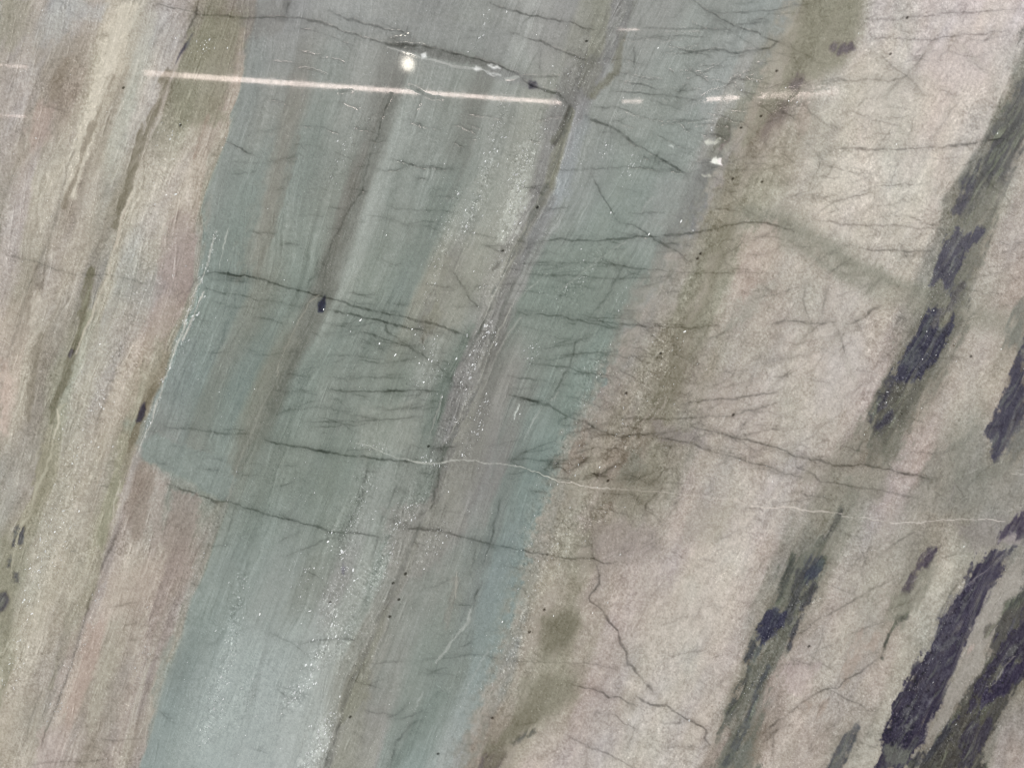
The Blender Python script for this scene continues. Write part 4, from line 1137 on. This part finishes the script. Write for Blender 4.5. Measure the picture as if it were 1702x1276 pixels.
piv = 138.0 * zone_g + 164.0 * (1 - zone_g)
COL = COL + (lum - piv) * 0.15
COL = np.clip(COL, 30, 240)
LIN = lin(COL)
LIN = np.clip((LIN - VEIL) * GAIN, 0.012, 0.95)

# ---------------------------------------------------------------- materials
def stone_material():
    m = bpy.data.materials.new('polished stone')
    m.use_nodes = True
    nt = m.node_tree
    N = nt.nodes
    Lk = nt.links.new
    b = N['Principled BSDF']
    at = N.new('ShaderNodeAttribute')
    at.attribute_name = 'mineral'
    ag = N.new('ShaderNodeAttribute')
    ag.attribute_name = 'polish'
    tc = N.new('ShaderNodeTexCoord')
    mp = N.new('ShaderNodeMapping')
    mp.inputs['Rotation'].default_value = (0, math.radians(32), 0)
    mp.inputs['Scale'].default_value = (1.0, 1.0, 0.42)
    Lk(tc.outputs['Object'], mp.inputs['Vector'])
    n1 = N.new('ShaderNodeTexNoise')
    n1.inputs['Scale'].default_value = 330
    n1.inputs['Detail'].default_value = 3
    n1.inputs['Roughness'].default_value = 0.65
    Lk(mp.outputs['Vector'], n1.inputs['Vector'])
    n2 = N.new('ShaderNodeTexNoise')
    n2.inputs['Scale'].default_value = 900
    n2.inputs['Detail'].default_value = 2
    Lk(tc.outputs['Object'], n2.inputs['Vector'])
    mr = N.new('ShaderNodeMapRange')
    mr.inputs['From Min'].default_value = 0.25
    mr.inputs['From Max'].default_value = 0.75
    mr.inputs['To Min'].default_value = 0.93
    mr.inputs['To Max'].default_value = 1.07
    Lk(n2.outputs['Fac'], mr.inputs['Value'])
    mx = N.new('ShaderNodeMix')
    mx.data_type = 'RGBA'
    mx.blend_type = 'MULTIPLY'
    mx.inputs['Factor'].default_value = 1.0
    Lk(at.outputs['Color'], mx.inputs['A'])
    Lk(mr.outputs['Result'], mx.inputs['B'])
    Lk(mx.outputs['Result'], b.inputs['Base Color'])
    bp = N.new('ShaderNodeBump')
    bp.inputs['Distance'].default_value = 0.0016
    sp = N.new('ShaderNodeSeparateColor')
    Lk(ag.outputs['Color'], sp.inputs['Color'])
    Lk(sp.outputs['Green'], bp.inputs['Strength'])
    Lk(n1.outputs['Fac'], bp.inputs['Height'])
    Lk(bp.outputs['Normal'], b.inputs['Normal'])
    b.inputs['Roughness'].default_value = 0.62
    b.inputs['Specular IOR Level'].default_value = 0.12
    Lk(sp.outputs['Red'], b.inputs['Coat Weight'])
    ad = N.new('ShaderNodeMath')
    ad.operation = 'ADD'
    ad.inputs[1].default_value = 0.022
    Lk(sp.outputs['Blue'], ad.inputs[0])
    Lk(ad.outputs['Value'], b.inputs['Coat Roughness'])
    b.inputs['Coat IOR'].default_value = 1.5
    return m


def plain(name, col, rough, metal=0.0, emit=None, e=0.0):
    m = bpy.data.materials.new(name)
    m.use_nodes = True
    nt = m.node_tree
    b = nt.nodes['Principled BSDF']
    b.inputs['Roughness'].default_value = rough
    b.inputs['Metallic'].default_value = metal
    n = nt.nodes.new('ShaderNodeTexNoise')
    n.inputs['Scale'].default_value = 60
    n.inputs['Detail'].default_value = 5
    r = nt.nodes.new('ShaderNodeValToRGB')
    r.color_ramp.elements[0].position = .3
    r.color_ramp.elements[1].position = .7
    r.color_ramp.elements[0].color = (*[c * .88 for c in col], 1)
    r.color_ramp.elements[1].color = (*col, 1)
    nt.links.new(n.outputs['Fac'], r.inputs['Fac'])
    nt.links.new(r.outputs['Color'], b.inputs['Base Color'])
    if emit:
        b.inputs['Emission Color'].default_value = (*emit, 1)
        b.inputs['Emission Strength'].default_value = e
    return m


M_STONE = stone_material()
M_BACK = plain('sawn stone', (.33, .32, .29), .85)
M_QUARTZ = bpy.data.materials.new('quartz with white glint')  # white base colour stands in for the glint of crystal faces
M_QUARTZ.use_nodes = True
qb = M_QUARTZ.node_tree.nodes['Principled BSDF']
qa = M_QUARTZ.node_tree.nodes.new('ShaderNodeAttribute')
qa.attribute_name = 'mineral'
M_QUARTZ.node_tree.links.new(qa.outputs['Color'], qb.inputs['Base Color'])
qb.inputs['Roughness'].default_value = .3

# ---------------------------------------------------------------- the slab
slab = bpy.data.objects.new('stone_slab', None)
slab.location = (0, 0.015, world(0, float(ys[-1]))[2])
slab['label'] = 'polished natural stone slab with grey green and cream bands, dark streaks and fine cracks'
slab['category'] = 'stone slab'
slab['kind'] = 'thing'
COLL.objects.link(slab)
BASE = np.array(slab.location, np.float32)

VX = (X - 851.0) * S - BASE[0]
VZ = ZC + (638.0 - Y) * S - BASE[2]
wav = 1.6e-6 * fbm(X / 55, Y / 55, 1, 2)
VY = H + wav - BASE[1]
VERT = np.stack([VX, VY, VZ], -1).astype(np.float32).reshape(-1, 3)
MIN4 = np.concatenate([LIN.reshape(-1, 3), np.ones((NY * NX, 1), np.float32)], 1).astype(np.float32)
BUMP = np.clip(0.60 * CREAMR + 0.60 * LEFT + 0.22 * GREEN + 0.3 * FRAC, 0, 1)
CRG = 0.012 * np.clip(0.5 + st2, 0, 1.5) + 0.018 * np.exp(-(np.hypot(X - 678, Y - 106) / 34) ** 4) + 0.02 * CREAMR
POL4 = np.stack([GLOSS, BUMP, CRG, np.ones_like(GLOSS)], -1).reshape(-1, 4).astype(np.float32)


def mesh_obj(name, verts, quads, mat, parent, attrs=(), flat_from=None, tri=False):
    me = bpy.data.meshes.new(name)
    nv, nf = len(verts), len(quads)
    k = 3 if tri else 4
    me.vertices.add(nv)
    me.vertices.foreach_set('co', np.ascontiguousarray(verts, np.float32).ravel())
    me.loops.add(nf * k)
    me.loops.foreach_set('vertex_index', np.ascontiguousarray(quads, np.int32).ravel())
    me.polygons.add(nf)
    me.polygons.foreach_set('loop_start', np.arange(0, nf * k, k, dtype=np.int32))
    sm = np.ones(nf, bool)
    if flat_from is not None:
        sm[flat_from:] = False
    me.polygons.foreach_set('use_smooth', sm)
    for an, data in attrs:
        a = me.attributes.new(an, 'FLOAT_COLOR', 'POINT')
        a.data.foreach_set('color', np.ascontiguousarray(data, np.float32).ravel())
    me.update(calc_edges=True)
    me.materials.append(mat)
    o = bpy.data.objects.new(name, me)
    COLL.objects.link(o)
    if parent is not None:
        o.parent = parent
    return o


# cells below a handful go back to the band round them
# every part is one connected piece: a piece cut in two by another becomes two parts, crumbs join their surroundings
def connected_pieces(cells, wdt):
    left = set(cells)
    out = []
    while left:
        c0 = left.pop()
        comp, stack = [c0], [c0]
        while stack:
            c = stack.pop()
            for dn in (-wdt - 1, -wdt, -wdt + 1, -1, 1, wdt - 1, wdt, wdt + 1):
                q = c + dn
                if q in left:
                    left.remove(q)
                    comp.append(q)
                    stack.append(q)
        out.append(comp)
    return sorted(out, key=len, reverse=True)


flat = LAB.ravel()
for pid in range(12, len(PARTS)):
    comps = connected_pieces(np.flatnonzero(flat == pid).tolist(), NX - 1)
    for comp in comps[1:]:
        if len(comp) >= 25:
            flat[comp] = newpart(PARTS[pid][0])
        else:
            for c in comp:
                near = [flat[c + dn] for dn in (-6, 6, -5 * (NX - 1), 5 * (NX - 1)) if 0 <= c + dn < len(flat) and flat[c + dn] < 12]
                flat[c] = near[0] if near else 7
LAB = flat.reshape(LAB.shape)
order = np.argsort(flat, kind='stable')
lab_sorted = flat[order]
uniq, start = np.unique(lab_sorted, return_index=True)
start = list(start) + [len(order)]
DEPTH = 0.006
PADL = np.full((NY + 1, NX + 1), -1, np.int32)
PADL[1:-1, 1:-1] = LAB
for n, pid in enumerate(uniq):
    cells = order[start[n]:start[n + 1]]
    if len(cells) < 3:
        continue
    cj = cells // (NX - 1)
    ci = cells % (NX - 1)
    v00 = cj * NX + ci
    quads = np.stack([v00, v00 + NX, v00 + NX + 1, v00 + 1], 1)
    # side walls where the neighbour belongs to another piece
    walls = []
    for dj, di, ea, eb in ((-1, 0, 1, 0), (1, 0, NX, NX + 1), (0, -1, 0, NX), (0, 1, NX + 1, 1)):
        m = PADL[cj + 1 + dj, ci + 1 + di] != pid
        b = v00[m]
        walls.append(np.stack([b + ea, b + eb], 1))
    walls = np.concatenate(walls)
    used, inv = np.unique(quads, return_inverse=True)
    q = inv.reshape(quads.shape)
    nv = len(used)
    wu, winv = np.unique(walls, return_inverse=True)
    wi = winv.reshape(walls.shape)
    nw = len(wu)
    top = VERT[wu]
    bot = top.copy()
    bot[:, 1] = DEPTH - BASE[1]
    vv = np.concatenate([VERT[used], top, bot])
    wq = np.stack([nv + wi[:, 1], nv + wi[:, 0], nv + nw + wi[:, 0], nv + nw + wi[:, 1]], 1)[:, ::-1]
    idx = np.concatenate([used, wu, wu])
    name, lab = PARTS[pid]
    o = mesh_obj(name, vv, np.concatenate([q, wq]), M_STONE, slab,
                 (('mineral', MIN4[idx]), ('polish', POL4[idx])), flat_from=len(q))
    if lab:
        o['label'] = lab


def box(name, x0, x1, y0, y1, z0, z1, mat, parent, bev=0.002):
    import bmesh
    bm = bmesh.new()
    bmesh.ops.create_cube(bm, size=1)
    for v in bm.verts:
        v.co = (x0 + (v.co.x + .5) * (x1 - x0), y0 + (v.co.y + .5) * (y1 - y0), z0 + (v.co.z + .5) * (z1 - z0))
    bmesh.ops.bevel(bm, geom=bm.edges[:], offset=bev, segments=2, affect='EDGES')
    me = bpy.data.meshes.new(name)
    bm.to_mesh(me)
    bm.free()
    me.materials.append(mat)
    o = bpy.data.objects.new(name, me)
    COLL.objects.link(o)
    o.parent = parent
    return o


e = 0.003
box('slab_body', float(VX.min()) + e, float(VX.max()) - e, 0.0035 - BASE[1], 0.03 - BASE[1], float(VZ.min()) + e, float(VZ.max()) - e, M_BACK, slab)

# ---------------------------------------------------------------- quartz flecks standing a hair proud of the face, their glints painted white
for k in range(1500):
    x, y = R2.uniform(0, 1702), R2.uniform(0, 1276)
    j, i = min(int(np.searchsorted(ys, y)), NY - 1), min(int(np.searchsorted(xs, x)), NX - 1)
    if R2.random() > 0.9 * LEFT[j, i] + 0.55 * GREEN[j, i] * (0.4 + 0.6 * (y > 450)) + 0.5 * FRAC[j, i]:
        continue
    l = R2.uniform(.8, 1.5) * (0.6 + 1.1 * R2.random() ** 4)
    FL.append((x, y, l, l * R2.uniform(.4, .8), R2.normal(1.0, .4), R2.uniform(.5, 1.1)))
for k in range(300):
    x, y = R2.uniform(-300, 2000), R2.uniform(-250, 1500)
    l = R2.uniform(.9, 2.0) * (0.6 + R2.random() ** 4)
    FL.append((x, y, l, l * .6, R2.normal(1.05, .4), R2.uniform(.35, .75)))
BIG = "657,590,3.4 697,603,3.2 1132,368,4.6 1138,551,3.4 642,391,2.6 599,532,3.4 631,571,3.2 1079,389,3 102,688,2.8 104,713,3 166,672,3.2 128,757,3 120,770,3.2 1015,354,2.8 966,414,3 719,751,3 573,249,2.6 432,1020,3 515,1015,3.6 552,1036,3.2 543,1072,3.4 528,1108,2.8 516,1142,3.4 565,1157,3.4 468,1185,3 555,1185,3 892,58,2.6 919,110,2.6 906,215,2.8 1152,383,2.2 825,572,3.6 803,560,2.6 690,556,2.6 685,547,2.6 538,514,3 766,635,3 704,635,3.4 735,660,3.2 802,714,3 746,817,3.2 626,811,2.8 595,861,2.4 620,862,2.4 678,843,3 658,870,3 705,945,2.6 736,902,2.6 545,900,3 552,907,2.8 522,944,3 570,918,4 569,928,4 835,1033,2.8 808,654,2.6 997,776,2.4 1031,921,3 993,810,2.6 65,947,3.6 100,876,3 106,868,2.6 40,996,3 38,1000,2.6 292,323,3 166,572,3 340,75,2.4 378,80,2.4 1658,222,2.6 1552,516,2.4 1531,526,2.2 1664,580,2.2 1475,651,2.6 1437,722,2.6 1532,678,2.4 1284,800,2.2 1602,908,2.2 1363,994,2.4 985,1018,2.4 920,1023,2.2 1010,1001,2.4 895,932,2.2 878,964,2.2 1094,80,2.8 1036,162,2.6 842,20,2.6 804,25,2.4 778,86,2.6 1427,56,2.4 864,688,3 60,230,2.2 70,18,2.6 1325,170,2.4 1311,168,2.2 1490,240,2 1306,146,2.2"
BIGL = [tuple(float(v) for v in q.split(',')) for q in BIG.split()]


def chip(x, y, l, w, a, rng):
    """an irregular low crystal: ring of five corners, two top corners"""
    ca, sa = math.cos(a), -math.sin(a)
    vs = []
    for k in range(5):
        t = 2 * math.pi * (k + rng.uniform(-.25, .25)) / 5
        u, v = l * math.cos(t), w * math.sin(t)
        vs.append((x + u * ca - v * sa, y + u * sa + v * ca, 0.00012))
    h = -rng.uniform(.00010, .00032)
    ox, oy = rng.uniform(-.3, .3) * l, rng.uniform(-.3, .3) * w
    vs.append((x + ox * ca - oy * sa, y + ox * sa + oy * ca, h))
    fs = [(k, (k + 1) % 5, 5) for k in range(5)]
    return vs, fs


def to_local(vs):
    v = np.array(vs, np.float32)
    return np.stack([(v[:, 0] - 851.0) * S - BASE[0], v[:, 2] - BASE[1], ZC + (638.0 - v[:, 1]) * S - BASE[2]], 1)


rq = random.Random(11)
av, af, ac = [], [], []
for x, y, l, w, a, br in FL:
    vs, fs = chip(x, y, l, w, a, rq)
    n = len(av)
    av += vs
    af += [(n + p[0], n + p[2], n + p[1]) for p in fs]
    i, j = min(int(np.searchsorted(xs, x)), NX - 1), min(int(np.searchsorted(ys, y)), NY - 1)
    base = LIN[j, i]
    c = np.clip(base * 0.35 + br * 0.68, 0, .92)
    ac += [(*c, 1)] * len(vs)
o = mesh_obj('quartz_glints', to_local(av), np.array(af), M_QUARTZ, slab, (('mineral', np.array(ac)),), flat_from=0, tri=True)
o['kind'] = 'stuff'
for x, y, l in BIGL:
    tone_ = rq.choice([.9, .85, .78, .66, .55])
    vs, fs = chip(x, y, l * rq.uniform(.8, 1.35), l * rq.uniform(.4, .8), rq.gauss(1.0, .4), rq)
    o = mesh_obj('quartz_glint', to_local(vs), np.array([(p[0], p[2], p[1]) for p in fs]), M_QUARTZ, slab,
                 (('mineral', np.tile([tone_, tone_, tone_ * .98, 1], (len(vs), 1))),), flat_from=0, tri=True)

# ---------------------------------------------------------------- lamps of the hall, seen mirrored in the polish
M_TUBE = plain('lit tube', (.9, .88, .85), .4, 0, (1.0, .83, .76), 17.0)
M_BULB = plain('lit globe', (.9, .9, .85), .4, 0, (1.0, .93, .80), 30.0)
M_CAP = plain('lamp metal', (.45, .45, .45), .5, .3)
LAMPY = -2.5


def lampspot(px, py, ly=LAMPY):
    k = (CAMD - ly) / CAMD
    x, _, z = world(px, py)
    return np.array([x * k, ly, ZC + (z - ZC) * k])


def cyl(name, a, b, r, mat, parent, n=16):
    a, b = np.array(a, float), np.array(b, float)
    d = b - a
    d /= np.linalg.norm(d)
    u = np.cross(d, (0, 1, 0))
    u /= np.linalg.norm(u)
    v = np.cross(d, u)
    vs, fs = [], []
    for c, rad in ((a, r * .8), (a + d * r * .2, r), (b - d * r * .2, r), (b, r * .8)):
        for k in range(n):
            t = 2 * math.pi * k / n
            vs.append(c + rad * (math.cos(t) * u + math.sin(t) * v))
    for q in range(3):
        for k in range(n):
            fs.append((q * n + k, q * n + (k + 1) % n, (q + 1) * n + (k + 1) % n, (q + 1) * n + k))
    fs.append(tuple(range(n))[::-1])
    fs.append(tuple(range(3 * n, 4 * n)))
    me = bpy.data.meshes.new(name)
    me.from_pydata([tuple(p) for p in vs], [], fs)
    for p in me.polygons:
        p.use_smooth = len(p.vertices) == 4
    me.materials.append(mat)
    o = bpy.data.objects.new(name, me)
    COLL.objects.link(o)
    o.parent = parent
    return o


def tube_lamp(p, q, r, nseg, label, la=LAMPY, lb=LAMPY):
    A, B = lampspot(*p, la), lampspot(*q, lb)
    mid = (A + B) / 2
    t = bpy.data.objects.new('tube_lamp', None)
    t.location = mid
    t['label'] = label
    t['category'] = 'lamp'
    t['group'] = 'tube lamps of the hall'
    COLL.objects.link(t)
    a, b = A - mid, B - mid
    d = (b - a) / np.linalg.norm(b - a)
    gap = 0.006
    for k in range(nseg):
        s0 = a + (b - a) * k / nseg + d * gap
        s1 = a + (b - a) * (k + 1) / nseg - d * gap
        cyl('tube', s0, s1, r, M_TUBE, t)
    off = np.array([0, -(r + 0.012), 0])
    cyl('fixture_rail', a + off, b + off, r * .7, M_CAP, t, 10)
    cyl('end_cap', a - d * .02, a + d * .002, r * 1.05, M_CAP, t)
    cyl('end_cap', b - d * .002, b + d * .02, r * 1.05, M_CAP, t)


tube_lamp((236, 121), (936, 171), 0.0092, 16, 'long lit tube lamp mirrored across the top of the green bands', -2.4, -4.6)
tube_lamp((1030, 169), (1163, 166), 0.0062, 3, 'short lit tube lamp mirrored faintly right of the grey seam')
tube_lamp((1163, 166), (1394, 153), 0.0068, 6, 'lit tube lamp mirrored across the olive band')
tube_lamp((-80, 102), (50, 112), 0.0034, 3, 'upper of the two thin tube lamps mirrored at the left edge')
tube_lamp((-80, 188), (48, 194), 0.0034, 3, 'lower of the two thin tube lamps mirrored at the left edge')
tube_lamp((1022, 49), (1166, 52), 0.003, 3, 'thin tube lamp mirrored near the top edge')


def globe_lamp(p, r):
    import bmesh
    c = lampspot(*p)
    t = bpy.data.objects.new('globe_lamp', None)
    t.location = c
    t['label'] = 'round warm globe lamp mirrored as a bright dot above the long tube'
    t['category'] = 'lamp'
    COLL.objects.link(t)
    bm = bmesh.new()
    bmesh.ops.create_uvsphere(bm, u_segments=24, v_segments=16, radius=r)
    for v in bm.verts:
        v.co.z *= 1.12
    me = bpy.data.meshes.new('globe')
    bm.to_mesh(me)
    bm.free()
    for f_ in me.polygons:
        f_.use_smooth = True
    me.materials.append(M_BULB)
    o = bpy.data.objects.new('globe', me)
    COLL.objects.link(o)
    o.parent = t
    cyl('lamp_socket', (0, -r * 1.0, 0.0), (0.0, -r * 1.9, 0.001), r * .45, M_CAP, t)


globe_lamp((678, 106), 0.022)
